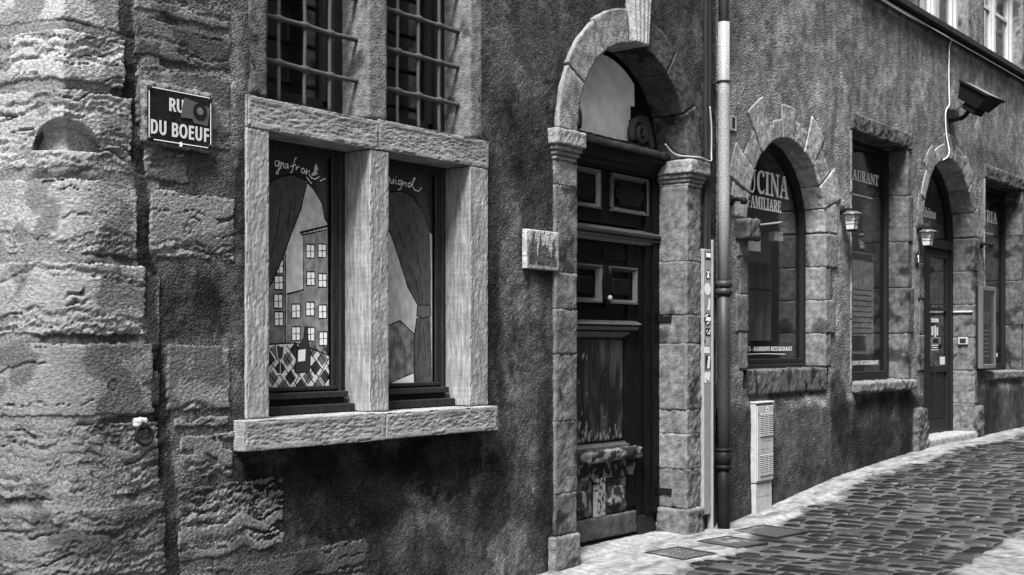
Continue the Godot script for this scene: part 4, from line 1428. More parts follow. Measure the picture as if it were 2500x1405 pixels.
func ring_of_stones(S: Node3D, xc: float, ys: float, r: float, zb: float, outs: Array, tone: float, seed_: float, grime: float) -> void:
	var n := outs.size()
	for i in n:
		var a := -PI / 2 + PI * i / n
		var b := -PI / 2 + PI * (i + 1) / n
		voussoir(S, "voussoir", xc, ys, a + 0.002, b - 0.002, r, outs[i], zb, 0.006 + 0.006 * (i % 2), tone * (0.7 + 0.7 * absf(nb(i * 2.3, seed_))), seed_ + i * 3.0, grime)


func jambs(S: Node3D, xe: float, side: float, y0: float, y1: float, zb: float, widths: Array, tone: float, seed_: float, grime: float) -> void:
	var n := widths.size()
	for i in n:
		var a := y0 + (y1 - y0) * i / n - 0.002
		var b := y0 + (y1 - y0) * (i + 1) / n + 0.002
		var w: float = widths[i]
		var lo := Vector3(xe if side > 0 else xe - w, a, zb)
		var hi := Vector3(xe + w if side > 0 else xe, b, 0.008 + 0.005 * (i % 2))
		put(S, "jamb_stone", rock(lo, hi, 0.005, 0.020, worn(seed_ + i * 3.0, 0.0055, 7.0), toned(tone * (0.85 + 0.35 * absf(nb(i * 1.9, seed_))), 0.07, seed_ + i, 4.0, grime)), M.ashlar)


func arched_window(H: Node3D) -> void:
	var S := part_node(H, "arch_surround")
	var xc := 9.587
	var ys := 2.51
	var r := 0.735
	ring_of_stones(S, xc, ys, r, -0.19, [1.02, 1.10, 0.95, 1.13, 0.90, 1.02, 0.92, 1.10, 0.99, 1.12, 1.02], 0.36, 5.0, 0.0)
	jambs(S, 8.852, -1, 1.315, 2.50, -0.19, [0.15, 0.20, 0.14, 0.17], 0.16, 12.0, 0.0)
	jambs(S, 10.322, 1, 1.315, 2.50, -0.19, [0.13, 0.20, 0.12, 0.26], 0.19, 22.0, 0.10)
	put(S, "sill", rock(Vector3(8.84, 1.10, -0.22), Vector3(10.335, 1.308, 0.022), 0.014, 0.02, worn(33.0, 0.008, 9.0), func(p: Vector3) -> Color:
		return gray(lerpf(0.12, 0.03, sstep(-0.02, 0.15, noise_f.get_noise_3d(p.x * 8.0, p.y * 2.0, p.z * 2.0))))), M.ashlar)
	put(S, "corbel", rock(Vector3(8.66, 2.335, -0.02), Vector3(8.86, 2.50, 0.115), 0.02, 0.018, worn(34.0, 0.012, 9.0), toned(0.09, 0.03, 34.0)), M.ashlar)
	var W := part_node(H, "arched_window")
	var z := -0.19
	arch_ring(W, "arch_frame", xc, ys, r - 0.055, r + 0.01, z - 0.05, z + 0.012, M.frame_dark)
	bbox(W, "frame_stile", Vector3(xc - r, 1.31, z - 0.05), Vector3(xc - r + 0.055, ys, z + 0.01), M.frame_dark)
	bbox(W, "frame_stile", Vector3(xc + r - 0.055, 1.31, z - 0.05), Vector3(xc + r, ys, z + 0.01), M.frame_dark)
	bbox(W, "bottom_rail", Vector3(xc - r + 0.055, 1.31, z - 0.05), Vector3(xc + r - 0.055, 1.345, z + 0.03), M.frame_paint)
	bbox(W, "bottom_rail", Vector3(xc - r + 0.055, 1.347, z - 0.05), Vector3(xc + r - 0.055, 1.388, z + 0.012), M.frame_dark)
	prism(W, "pane", arch_poly(xc, ys, r - 0.056, 1.388), z - 0.030, z - 0.024, M.glass)
	# dark film across the head and the foot of the pane, lettered in white
	var film := PackedVector2Array()
	for i in 17:
		var a := -1.45 + 2.9 * i / 16.0
		film.append(Vector2(xc + 0.672 * sin(a), ys + 0.672 * cos(a)))
	film.append(Vector2(xc + 0.40, 2.555))
	film.append(Vector2(xc - 0.35, 2.515))
	prism(W, "film", film, z - 0.040, z - 0.037, M.film)
	bbox(W, "film", Vector3(xc - 0.67, 1.392, z - 0.040), Vector3(xc + 0.67, 1.545, z - 0.037), M.film, 0.0005)
	lettering(W, "CUCINA", 9.10, 10.035, 2.788, 2.992, z - 0.022, M.letter)
	lettering(W, "FAMILIARE", 9.25, 9.885, 2.662, 2.765, z - 0.022, M.letter)
	lettering(W, "FRUITS - BAMBINO RESTAURANT", 9.10, 10.105, 1.456, 1.494, z - 0.022, M.letter_dim, true, false)
	tube(W, "painted_line", [Vector3(9.15, 2.505, z - 0.021), Vector3(9.5, 2.53, z - 0.021), Vector3(9.92, 2.585, z - 0.021)], 0.008, M.letter_dim, 0.1, 4)
	tube(W, "painted_line", [Vector3(9.15, 1.425, z - 0.021), Vector3(9.5, 1.432, z - 0.021), Vector3(10.0, 1.425, z - 0.021)], 0.003, M.letter_dim, 0.1, 4)
	bbox(W, "notice", Vector3(9.22, 2.30, z - 0.034), Vector3(9.52, 2.47, z - 0.032), M.paper, 0.0005)
	bbox(W, "notice_card", Vector3(9.84, 2.42, z - 0.12), Vector3(9.99, 2.50, z - 0.05), M.paper, 0.004)
	# curtain and a rail inside
	drape(W, xc - 0.70, xc + 0.72, 1.40, 2.50, -0.55)
	tube(W, "curtain_rod", [Vector3(xc - 0.72, 2.0, -0.45), Vector3(xc + 0.72, 2.0, -0.45)], 0.010, M.iron_bar, 0.5, 6)
	tube(W, "curtain_rod", [Vector3(xc - 0.72, 2.50, -0.50), Vector3(xc + 0.72, 2.50, -0.50)], 0.010, M.iron_bar, 0.5, 6)


func drape(W: Node3D, x0: float, x1: float, y0: float, y1: float, z: float) -> void:
	put(W, "curtain", grid_mesh(70, 6, func(i: int, j: int) -> Array:
		var t := i / 70.0
		var x := x0 + (x1 - x0) * t
		var y := y0 + (y1 - y0) * j / 6.0
		return [Vector3(x, y, z + 0.05 * sin(t * 52.0 + 1.5 * nb(t * 8.0, y)) ), gray(1.0)]), M.curtain)


func shop_window(H: Node3D, x0: float, x1: float, y0: float, y1: float, word: String, w0: float, w1: float, wy0: float, wy1: float, near: bool) -> void:
	var S := part_node(H, "shop_window_surround")
	var seed_ := x0 * 3.0
	var zb := -0.22
	jambs(S, x1, 1, y0, y1, zb, [0.10, 0.16, 0.11, 0.14, 0.10] if near else [0.06, 0.05, 0.07, 0.05], 0.12, seed_, 0.10)
	jambs(S, x0, -1, y0, y1, zb, [0.03, 0.035, 0.03, 0.04], 0.2, seed_ + 9.0, 0.0)
	put(S, "lintel", rock(Vector3(x0 - 0.03, y1 + 0.003, zb), Vector3(x1 + 0.10, y1 + 0.17, 0.025), 0.016, 0.02, worn(seed_ + 4.0, 0.016, 7.0), toned(0.10, 0.04, seed_, 4.0, 0.05)), M.ashlar)
	put(S, "sill", rock(Vector3(x0 - 0.005, y0 - 0.098, zb), Vector3(x1 + 0.075, y0, 0.085 if near else 0.035), 0.018, 0.018, worn(seed_ + 6.0, 0.012, 12.0), toned(0.20, 0.10, seed_ + 2.0, 9.0, 0.05)), M.ashlar_long)
	var W := part_node(H, "shop_window")
	var z := -0.20
	bbox(W, "frame_stile", Vector3(x0, y0 + 0.003, z - 0.05), Vector3(x0 + 0.05, y1, z + 0.012), M.frame_dark)
	bbox(W, "frame_stile", Vector3(x1 - 0.05, y0 + 0.003, z - 0.05), Vector3(x1, y1, z + 0.012), M.frame_dark)
	bbox(W, "head_rail", Vector3(x0 + 0.05, y1 - 0.05, z - 0.05), Vector3(x1 - 0.05, y1, z + 0.01), M.frame_dark)
	bbox(W, "bottom_rail", Vector3(x0 + 0.05, y0 + 0.003, z - 0.05), Vector3(x1 - 0.05, y0 + 0.06, z + 0.03), M.frame_dark)
	bbox(W, "bottom_rail", Vector3(x0 + 0.05, y0 + 0.062, z - 0.05), Vector3(x1 - 0.05, y0 + 0.09, z + 0.008), M.frame_paint)
	bbox(W, "pane", Vector3(x0 + 0.05, y0 + 0.09, z - 0.03), Vector3(x1 - 0.05, y1 - 0.05, z - 0.024), M.glass, 0.0005)
	bbox(W, "film", Vector3(x0 + 0.052, wy0 - 0.13, z - 0.040), Vector3(x1 - 0.052, y1 - 0.052, z - 0.037), M.film, 0.0005)
	lettering(W, word, w0, w1, wy0, wy1, z - 0.022, M.letter)
	bbox(W, "painted_line", Vector3(w0, wy0 - 0.145, z - 0.0235), Vector3(w1 - 0.15, wy0 - 0.13, z - 0.0225), M.letter_dim, 0.0003)
	if near:
		lettering(W, "FRUITS - BAMBINO RESTAURANT", x0 + 0.06, 12.125, 1.312, 1.354, z - 0.022, M.letter_dim, true, false)
		var poster := bbox(W, "poster", Vector3(11.10, 1.42, -0.315), Vector3(12.20, 2.44, -0.305), M.poster, 0.0005)
		poster.set_meta("label", "pale menu poster with rows of print behind the glass")
		for k in 9:
			bbox(W, "poster_line", Vector3(11.15, 1.62 + 0.055 * k, -0.305), Vector3(12.15, 1.63 + 0.055 * k, -0.303), M.letter_black, 0.0002)
		bbox(W, "poster_picture", Vector3(11.5, 1.45, -0.305), Vector3(12.0, 1.60, -0.303), M.letter_black, 0.0002)
		bbox(W, "poster_heading", Vector3(11.12, 2.36, -0.305), Vector3(12.18, 2.43, -0.303), M.letter_black, 0.0002)
		bbox(W, "poster_picture", Vector3(11.15, 2.18, -0.305), Vector3(11.85, 2.32, -0.303), M.paper_dim, 0.0002)
		bbox(W, "blind", Vector3(11.75, 1.3, -0.62), Vector3(12.9, 3.4, -0.60), M.curtain, 0.001)
	else:
		lettering(W, "BAMBINO RESTAURANT", 15.2, 16.05, 1.36, 1.41, z - 0.022, M.letter_dim, true, false)
		drape(W, 15.0, 16.9, 1.25, 3.4, -0.7)


func restaurant_door(H: Node3D) -> void:
	var S := part_node(H, "door_arch_surround")
	var xc := 13.591
	var ys := 2.75
	var r := 0.806
	ring_of_stones(S, xc, ys, r, -0.235, [1.0, 0.95, 1.05, 0.97, 1.08, 1.0, 1.06, 0.95, 1.02], 0.31, 71.0, 0.0)
	jambs(S, xc - r, -1, 0.86, 2.74, -0.235, [0.13, 0.15, 0.12, 0.16, 0.13], 0.12, 82.0, 0.02)
	jambs(S, xc + r, 1, 0.45, 2.74, -0.235, [0.13, 0.15, 0.12, 0.16, 0.13, 0.16], 0.17, 92.0, 0.08)
	put(S, "guard_stone", rock(Vector3(12.46, 0.30, -0.2), Vector3(12.785, 0.855, 0.06), 0.03, 0.02, worn(95.0, 0.022, 6.0), toned(0.13, 0.06, 95.0, 5.0, 0.1)), M.ashlar)
	put(S, "guard_stone", rock(Vector3(14.40, 0.35, -0.2), Vector3(14.66, 0.80, 0.05), 0.03, 0.02, worn(97.0, 0.022, 6.0), toned(0.15, 0.06, 97.0, 5.0, 0.1)), M.ashlar)
	put(S, "door_step", rock(Vector3(12.80, 0.34, -0.36), Vector3(14.43, 0.515, 0.035), 0.012, 0.03, worn(99.0, 0.006, 5.0), toned(0.34, 0.06, 99.0)), M.ashlar)
	var D := part_node(H, "restaurant_door")
	var z := -0.24
	arch_ring(D, "arch_frame", xc, ys, r - 0.06, r + 0.01, z - 0.05, z + 0.012, M.frame_dark)
	bbox(D, "frame", Vector3(xc - r, 0.515, z - 0.06), Vector3(xc - r + 0.06, ys, z + 0.012), M.frame_dark)
	bbox(D, "frame", Vector3(xc + r - 0.06, 0.515, z - 0.06), Vector3(xc + r, ys, z + 0.012), M.frame_dark)
	bbox(D, "transom", Vector3(xc - r + 0.06, 2.60, z - 0.06), Vector3(xc + r - 0.06, 2.70, z + 0.02), M.frame_dark)
	prism(D, "fanlight", arch_poly(xc, ys, r - 0.061, 2.70), z - 0.035, z - 0.029, M.glass)
	prism(D, "film", arch_poly(xc, ys, r - 0.065, 2.702), z - 0.045, z - 0.042, M.film)
	lettering(D, "Bambino", 13.24, 13.92, 2.935, 3.045, z - 0.027, M.letter)
	lettering(D, "ristorante", 13.40, 13.70, 2.842, 2.875, z - 0.027, M.letter_dim, true, false)
	bbox(D, "painted_line", Vector3(13.47, 2.785, z - 0.0285), Vector3(13.70, 2.80, z - 0.0275), M.letter_dim, 0.0003)
	for k in 2:
		var a: float = [12.846, 13.60][k]
		var b: float = [13.596, 14.336][k]
		for q in [[a, a + 0.08, 0.52, 2.598], [b - 0.10, b, 0.52, 2.598], [a + 0.08, b - 0.10, 2.50, 2.598], [a + 0.08, b - 0.10, 1.20, 1.275], [a + 0.08, b - 0.10, 0.52, 0.66], [a + 0.08, b - 0.10, 1.90, 1.935]]:
			bbox(D, "leaf_rail", Vector3(q[0], q[2], z - 0.05), Vector3(q[1], q[3], z - 0.005), M.frame_dark)
		bbox(D, "pane", Vector3(a + 0.08, 1.275, z - 0.03), Vector3(b - 0.10, 2.50, z - 0.024), M.glass, 0.0005)
		bbox(D, "lower_panel", Vector3(a + 0.08, 0.66, z - 0.045), Vector3(b - 0.10, 1.20, z - 0.025), M.frame_dark, 0.008)
	var po := bbox(D, "poster", Vector3(13.74, 1.42, z - 0.036), Vector3(14.02, 1.83, z - 0.034), M.letter_black, 0.0003)
	po.set_meta("label", "narrow dark poster with white print inside the glazed door")
	lettering(D, "STATION", 13.76, 14.0, 1.765, 1.81, z - 0.022, M.letter_dim, false)
	for q in [[13.78, 13.84, 1.62, 1.72], [13.87, 13.92, 1.60, 1.73], [13.94, 13.99, 1.62, 1.71], [13.77, 14.0, 1.50, 1.512], [13.80, 13.97, 1.475, 1.487], [13.77, 14.0, 1.45, 1.458]]:
		bbox(D, "poster_print", Vector3(q[0], q[2], z - 0.0235), Vector3(q[1], q[3], z - 0.0225), M.letter_dim, 0.0002)
	bbox(D, "notice", Vector3(14.05, 1.285, z - 0.0235), Vector3(14.215, 1.375, z - 0.0225), M.paper, 0.0002)
	tube(D, "pull_handle", [Vector3(13.64, 1.05, z + 0.0), Vector3(13.64, 1.06, z + 0.05), Vector3(13.64, 1.30, z + 0.05), Vector3(13.64, 1.31, z + 0.0)], 0.010, M.iron, 0.05, 6)


func sash_window(H: Node3D, x0: float, x1: float, y0: float, y1: float) -> void:
	var W := part_node(H, "upper_window")
	var z := -0.13
	put(W, "jamb", rock(Vector3(x1, y0, -0.2), Vector3(x1 + 0.10, y1, 0.006), 0.008, 0.03, worn(x1, 0.005), toned(0.22, 0.06, x1, 4.0, 0.05)), M.ashlar)
	put(W, "jamb", rock(Vector3(x0 - 0.10, y0, -0.2), Vector3(x0, y1, 0.006), 0.008, 0.03, worn(x0, 0.005), toned(0.14, 0.05, x0, 4.0, 0.15)), M.ashlar)
	bbox(W, "sill", Vector3(x0 - 0.10, y0 - 0.03, -0.2), Vector3(x1 + 0.1, y0, 0.02), M.far_plaster, 0.006)
	bbox(W, "lintel", Vector3(x0 - 0.1, y1, -0.2), Vector3(x1 + 0.1, y1 + 0.06, 0.006), M.far_plaster, 0.006)
	var mid := (x0 + x1) * 0.5
	for q in [[x0, x0 + 0.07], [mid - 0.085, mid - 0.045], [mid - 0.035, mid + 0.035], [mid + 0.045, mid + 0.085], [x1 - 0.075, x1], [x1 - 0.15, x1 - 0.09], [x0 + 0.08, x0 + 0.13]]:
		bbox(W, "frame_stile", Vector3(q[0], y0, z - 0.05), Vector3(q[1], y1, z + (0.02 if q[1] - q[0] > 0.065 else 0.0)), M.frame_white)
	for y in [y0 + 0.0, y0 + 0.62, y1 - 0.06]:
		for q in [[x0 + 0.13, mid - 0.085], [mid + 0.085, x1 - 0.15]]:
			bbox(W, "glazing_bar", Vector3(q[0], y, z - 0.045), Vector3(q[1], y + 0.045, z - 0.008), M.frame_white)
	bbox(W, "pane", Vector3(x0 + 0.07, y0, z - 0.034), Vector3(x1 - 0.07, y1, z - 0.029), M.glass, 0.0005)
	bbox(W, "curtain", Vector3(mid + 0.1, y0, z - 0.14), Vector3(mid + 0.35, y1, z - 0.12), M.curtain, 0.005)


# ---------------------------------------------------------------- across the street

func build_opposite_house() -> void:
	# out of the picture, but the shop panes mirror it and it narrows the sky over the street
	var H := thing("opposite_house", Vector3(13.0, 0.2, 6.6), "plain pale house across the street, mirrored in the shop panes", "building")
	var z := 6.6
	var xs := [2.6]
	for k in 13:
		xs.append(4.2 + 3.0 * k)
		xs.append(5.4 + 3.0 * k)
	xs.append(44.0)
	var ys := [-0.4, 1.3, 3.2, 4.6, 6.4, 9.2]
	var list := []
	for i in xs.size() - 1:
		if i % 2 == 0:
			list.append([Vector3(xs[i], ys[0], z), Vector3(xs[i + 1], ys[5], z + 0.4)])
		else:
			for j in [0, 2, 4]:
				list.append([Vector3(xs[i] + 0.001, ys[j], z + 0.001), Vector3(xs[i + 1] - 0.001, ys[j + 1], z + 0.399)])
	boxes(H, "wall", list, M.far_plaster, 0.001)
	for i in range(1, xs.size() - 1, 2):
		for y in [1.3, 4.6]:
			bbox(H, "window", Vector3(xs[i], y, z + 0.25), Vector3(xs[i + 1], y + 1.9, z + 0.3), M.frame_dark, 0.004)
			bbox(H, "window_frame", Vector3(xs[i] + 0.56, y, z + 0.2), Vector3(xs[i] + 0.64, y + 1.9, z + 0.249), M.frame_white, 0.004)
	boxes(H, "roof", [[Vector3(2.4, 9.2, z - 0.4), Vector3(44.0, 9.4, z + 4.0)]], M.roof)


# ---------------------------------------------------------------- things on the walls

func lantern(at: Vector3, label: String) -> void:
	var o := thing("wall_lantern", at, label, "lantern", "lanterns on the restaurant wall")
	# at: on the wall, at the height of the arm
	var plate := put(o, "back_plate", lathe_mesh([Vector2(0.0, -0.012), Vector2(0.042, -0.012), Vector2(0.045, 0.0), Vector2(0.038, 0.014), Vector2(0.0, 0.018)], 20), M.black_metal, false)
	plate.rotation.x = PI / 2
	plate.position = Vector3(0, 0, 0.012)
	tube(o, "arm", [Vector3(0, 0, 0.02), Vector3(0, 0.012, 0.06), Vector3(0, 0.0, 0.10)], 0.011, M.black_metal, 0.02, 8, false)
	bbox(o, "cap", Vector3(-0.014, -0.012, 0.09), Vector3(0.014, 0.012, 0.118), M.black_metal, 0.003, false)
	var roof := put(o, "roof", lathe_mesh([Vector2(0.088, -0.045), Vector2(0.090, -0.040), Vector2(0.075, -0.026), Vector2(0.045, -0.014), Vector2(0.0, -0.008)], 24), M.lantern_roof, false)
	roof.position = Vector3(0, 0, 0.10)
	var under := put(o, "roof_lining", lathe_mesh([Vector2(0.0, -0.040), Vector2(0.087, -0.0465)], 24), M.black_metal, false)
	under.position = Vector3(0, 0, 0.10)
	# tapered cage: four glasses, corner bars, two hoops, a floor
	var top := 0.062
	var bot := 0.044
	var y1 := -0.046
	var y0 := -0.178
	var c := Vector3(0, 0, 0.10)
	for k in 4:
		var a := Vector2(1, 0).rotated(k * PI / 2 + PI / 4) * 1.2
		var b := Vector2(1, 0).rotated((k + 1) * PI / 2 + PI / 4) * 1.2
		var pen := Pen.new()
		pen.quad(c + Vector3(a.x * bot, y0, a.y * bot), c + Vector3(b.x * bot, y0, b.y * bot), c + Vector3(b.x * top, y1, b.y * top), c + Vector3(a.x * top, y1, a.y * top), Vector3(a.x + b.x, 0, a.y + b.y))
		put(o, "glass", pen.mesh(), M.lamp_glass, false)
		put(o, "corner_bar", tube_mesh(PackedVector3Array([c + Vector3(a.x * bot, y0, a.y * bot) * 1.02, c + Vector3(a.x * top, y1, a.y * top)]), [0.0035], 5), M.black_metal, false)
		for t in [0.36, 0.58]:
			var r := lerpf(bot, top, t) * 1.03
			var y := lerpf(y0, y1, t)
			put(o, "hoop", tube_mesh(PackedVector3Array([c + Vector3(a.x * r, y, a.y * r), c + Vector3(b.x * r, y, b.y * r)]), [0.002], 5), M.black_metal, false)
	bbox(o, "floor", c + Vector3(-0.040, y0 - 0.018, -0.040), c + Vector3(0.040, y0 + 0.004, 0.040), M.black_metal, 0.006, false)
	var bulb := put(o, "bulb", lathe_mesh([Vector2(0.010, -0.165), Vector2(0.012, -0.14), Vector2(0.024, -0.115), Vector2(0.026, -0.095), Vector2(0.016, -0.078), Vector2(0, -0.072)], 14), M.bulb, false)
	bulb.position = c * 1.0


func bare_bracket(at: Vector3, label: String) -> void:
	var o := thing("lamp_bracket", at, label, "bracket", "bare lamp brackets on the restaurant wall")
	var plate := put(o, "back_plate", lathe_mesh([Vector2(0.0, -0.012), Vector2(0.042, -0.012), Vector2(0.045, 0.0), Vector2(0.038, 0.014), Vector2(0.0, 0.018)], 20), M.black_metal, false)
	plate.rotation.x = PI / 2
	plate.position = Vector3(0, 0, 0.012)
	tube(o, "arm", [Vector3(0, 0, 0.02), Vector3(0, 0.008, 0.06), Vector3(0, -0.006, 0.11)], 0.016, M.black_metal, 0.02, 8, false)
	var knob := put(o, "socket", lathe_mesh([Vector2(0.0, -0.03), Vector2(0.024, -0.028), Vector2(0.030, 0.0), Vector2(0.020, 0.022), Vector2(0, 0.026)], 14), M.black_metal, false)
	knob.position = Vector3(0, -0.008, 0.12)


func build_wall_things() -> void:
	street_sign()
	plaque()
	iron_ring()
	downpipe()
	trunking()
	meter_box()
	floodlight()
	menu_case()
	lantern(Vector3(10.66, 2.735, 0.012), "black wall lantern with clear glass between the arched window and the lintel window")
	lantern(Vector3(12.60, 2.715, 0.012), "black wall lantern with clear glass beside the arched restaurant door")
	bare_bracket(Vector3(8.54, 2.63, 0.012), "black lamp bracket without a lamp beside the grey downpipe")
	bare_bracket(Vector3(14.63, 2.68, 0.012), "black lamp bracket without a lamp above the menu case")
	# cables
	var w := put(self, "white_cable", tube_mesh(curve_points([Vector3(11.2, 4.842, 0.055), Vector3(12.2, 4.832, 0.055), Vector3(13.42, 4.845, 0.055), Vector3(13.53, 4.79, 0.02), Vector3(13.525, 4.50, 0.016), Vector3(13.53, 4.22, 0.018), Vector3(13.53, 4.14, 0.02), Vector3(13.41, 4.04, 0.02), Vector3(13.435, 3.8, 0.02), Vector3(13.455, 3.62, 0.045), Vector3(13.40, 3.54, 0.03), Vector3(13.33, 3.50, -0.03)], 0.04), [0.0065], 7), M.cable_white)
	tag(w, "white cable hanging from the string course past the floodlight to the door arch", "cable")
	w = put(self, "cable", tube_mesh(curve_points([Vector3(11.2, 4.838, 0.075), Vector3(12.9, 4.828, 0.075), Vector3(15.0, 4.835, 0.075), Vector3(17.5, 4.83, 0.075)], 0.2), [0.006], 6), M.cable_dark)
	tag(w, "grey cable running along under the dark string course", "cable")
	for q in [[0.0, 8.145], [1.0, 8.195]]:
		var pts := []
		for i in 22:
			var y := 2.20 + 2.3 * i / 21.0
			pts.append(Vector3(q[1] + 0.006 * nb(y * 1.5, q[0] * 9.0), y, 0.022))
		var c := put(self, "black_conduit", tube_mesh(curve_points(pts, 0.02), ribbed(curve_points(pts, 0.02).size(), 0.016, 0.0025), 8), M.black_plastic)
		tag(c, "ribbed black conduit running up the wall beside the door capital" if q[0] < 0.5 else "ribbed black conduit running up the wall close behind the downpipe", "conduit", "conduits beside the downpipe")
	w = put(self, "thin_cable", tube_mesh(curve_points([Vector3(7.76, 2.98, -0.10), Vector3(7.83, 2.905, -0.05), Vector3(7.92, 2.885, 0.085), Vector3(8.02, 2.878, 0.088), Vector3(8.12, 2.882, 0.08), Vector3(8.18, 2.95, 0.05), Vector3(8.19, 3.15, 0.045), Vector3(8.175, 3.30, 0.04)], 0.02), [0.006], 7), M.cable_grey)
	tag(w, "pale cable looped from the carved scroll over the capital to the conduit", "cable")
	w = put(self, "thin_cable", tube_mesh(curve_points([Vector3(7.76, 3.0, -0.09), Vector3(7.84, 2.925, -0.04), Vector3(7.93, 2.895, 0.075), Vector3(8.03, 2.893, 0.076), Vector3(8.10, 2.90, 0.07), Vector3(8.165, 2.97, 0.045), Vector3(8.17, 3.2, 0.04)], 0.02), [0.005], 7), M.black_plastic)
	tag(w, "black cable lying over the capital beside the pale one", "cable")
	var v := thing("wall_vent", Vector3(8.60, 3.18, 0.0), "small pale vent frame on the wall beside the downpipe", "vent")
	boxes(v, "frame", [[Vector3(8.555, 3.18, 0.0), Vector3(8.572, 3.295, 0.016)], [Vector3(8.628, 3.18, 0.0), Vector3(8.645, 3.295, 0.016)], [Vector3(8.572, 3.18, 0.0), Vector3(8.628, 3.195, 0.016)], [Vector3(8.572, 3.28, 0.0), Vector3(8.628, 3.295, 0.016)]], M.cable_grey, 0.002)
	bbox(v, "grid", Vector3(8.572, 3.195, 0.0), Vector3(8.628, 3.28, 0.012), M.letter_black, 0.001)
	var nplate := thing("number_plate", Vector3(12.56, 2.34, 0.0), "narrow black number plate with a white one beside the restaurant door", "plate")
	bbox(nplate, "plate", Vector3(12.525, 2.345, 0.008), Vector3(12.60, 2.46, 0.026), M.letter_black, 0.003)
	lettering(nplate, "1", 12.545, 12.578, 2.365, 2.44, 0.0265, M.letter, false, true, "numeral")
	var ic := thing("intercom", Vector3(14.39, 1.51, -0.1), "small pale intercom with a dark screen in the door reveal", "intercom")
	bbox(ic, "case", Vector3(14.370, 1.515, -0.165), Vector3(14.402, 1.60, -0.055), M.plastic_box, 0.004)
	bbox(ic, "screen", Vector3(14.366, 1.532, -0.145), Vector3(14.3705, 1.585, -0.075), M.letter_black, 0.001)
	var strip := thing("door_strip", Vector3(14.39, 1.88, -0.1), "thin white strip across the reveal beside the restaurant door", "strip")
	bbox(strip, "strip", Vector3(14.374, 1.885, -0.225), Vector3(14.402, 1.905, -0.005), M.frame_white, 0.003)
	for y in [1.70, 0.42]:
		var hb := thing("iron_plate", Vector3(7.868, y, -0.16), ["flat black iron plate let into the door jamb at hip height", "flat black iron plate let into the foot of the door jamb"][0 if y > 1.0 else 1], "plate", "iron plates in the door jamb")
		bbox(hb, "plate", Vector3(7.855, y - 0.022, -0.23), Vector3(7.88, y + 0.022, -0.11), M.black_metal, 0.002)


func ribbed(n: int, r: float, d: float) -> Array:
	var out := []
	for i in n:
		out.append(r + d * (i % 2))
	return out


func street_sign() -> void:
	var o := thing("street_sign", Vector3(3.385, 2.40, 0.03), "dark enamel street name plate with white letters on the quoin stones", "sign")
	var x0 := 3.214
	var x1 := 3.556
	var y0 := 2.397
	var y1 := 2.637
	bbox(o, "plate", Vector3(x0, y0, 0.030), Vector3(x1, y1, 0.040), M.enamel, 0.003)
	put(o, "mortar_bed", rock(Vector3(x0 - 0.015, y0 - 0.012, -0.02), Vector3(x1 + 0.015, y1 + 0.022, 0.030), 0.01, 0.012, worn(17.0, 0.010, 16.0), toned(0.16, 0.05, 17.0)), M.mortar)
	for q in [[x0 + 0.012, x1 - 0.012, y1 - 0.008, y1 - 0.004], [x0 + 0.012, x1 - 0.012, y0 + 0.004, y0 + 0.008], [x0 + 0.004, x0 + 0.008, y0 + 0.012, y1 - 0.020], [x1 - 0.008, x1 - 0.004, y0 + 0.012, y1 - 0.020]]:
		bbox(o, "border", Vector3(q[0], q[2], 0.040), Vector3(q[1], q[3], 0.0412), M.letter_dim, 0.0005)
	lettering(o, "RUE", 3.325, 3.442, 2.540, 2.600, 0.040, M.enamel_white, false)
	lettering(o, "DU", 3.229, 3.308, 2.428, 2.492, 0.040, M.enamel_white, false)
	lettering(o, "BOEUF", 3.339, 3.540, 2.428, 2.492, 0.040, M.enamel_white, false)
	for q in [[x0 + 0.012, y1 - 0.014], [x1 - 0.010, y1 - 0.016], [x0 + 0.016, y0 + 0.010], [x1 - 0.012, y0 + 0.012]]:
		var s := put(o, "screw", lathe_mesh([Vector2(0.011, 0.0), Vector2(0.010, 0.004), Vector2(0.0, 0.006)], 10), M.black_metal, false)
		s.rotation.x = PI / 2
		s.position = Vector3(q[0], q[1], 0.040) - o.position
	# torn stickers over the word
	var st := PackedVector2Array([Vector2(3.392, 2.572), Vector2(3.404, 2.612), Vector2(3.545, 2.585), Vector2(3.530, 2.500), Vector2(3.455, 2.505), Vector2(3.448, 2.522), Vector2(3.385, 2.520), Vector2(3.388, 2.545)])
	var a := prism(o, "sticker", st, 0.0425, 0.0435, M.sticker_dark)
	a.set_meta("label", "torn dark sticker over the last letter of the first word")
	var c := put(o, "round_sticker", disc_mesh(0.038), M.ring, false)
	c.position = Vector3(3.487, 2.560, 0.0445) - o.position
	c = put(o, "sticker_picture", disc_mesh(0.0175), M.case_metal, false)
	c.position = Vector3(3.487, 2.562, 0.0455) - o.position
	var tag2 := PackedVector2Array([Vector2(3.378, 2.408), Vector2(3.388, 2.412), Vector2(3.394, 2.400), Vector2(3.390, 2.388), Vector2(3.378, 2.390)])
	prism(o, "paper_scrap", tag2, 0.0413, 0.0425, M.letter_dim)


func disc_mesh(r: float) -> ArrayMesh:
	var poly := PackedVector2Array()
	for i in 28:
		poly.append(Vector2(cos(TAU * i / 28.0), sin(TAU * i / 28.0)) * r)
	var pen := Pen.new()
	pen.prism(poly, 0.0, 0.001)
	return pen.mesh()


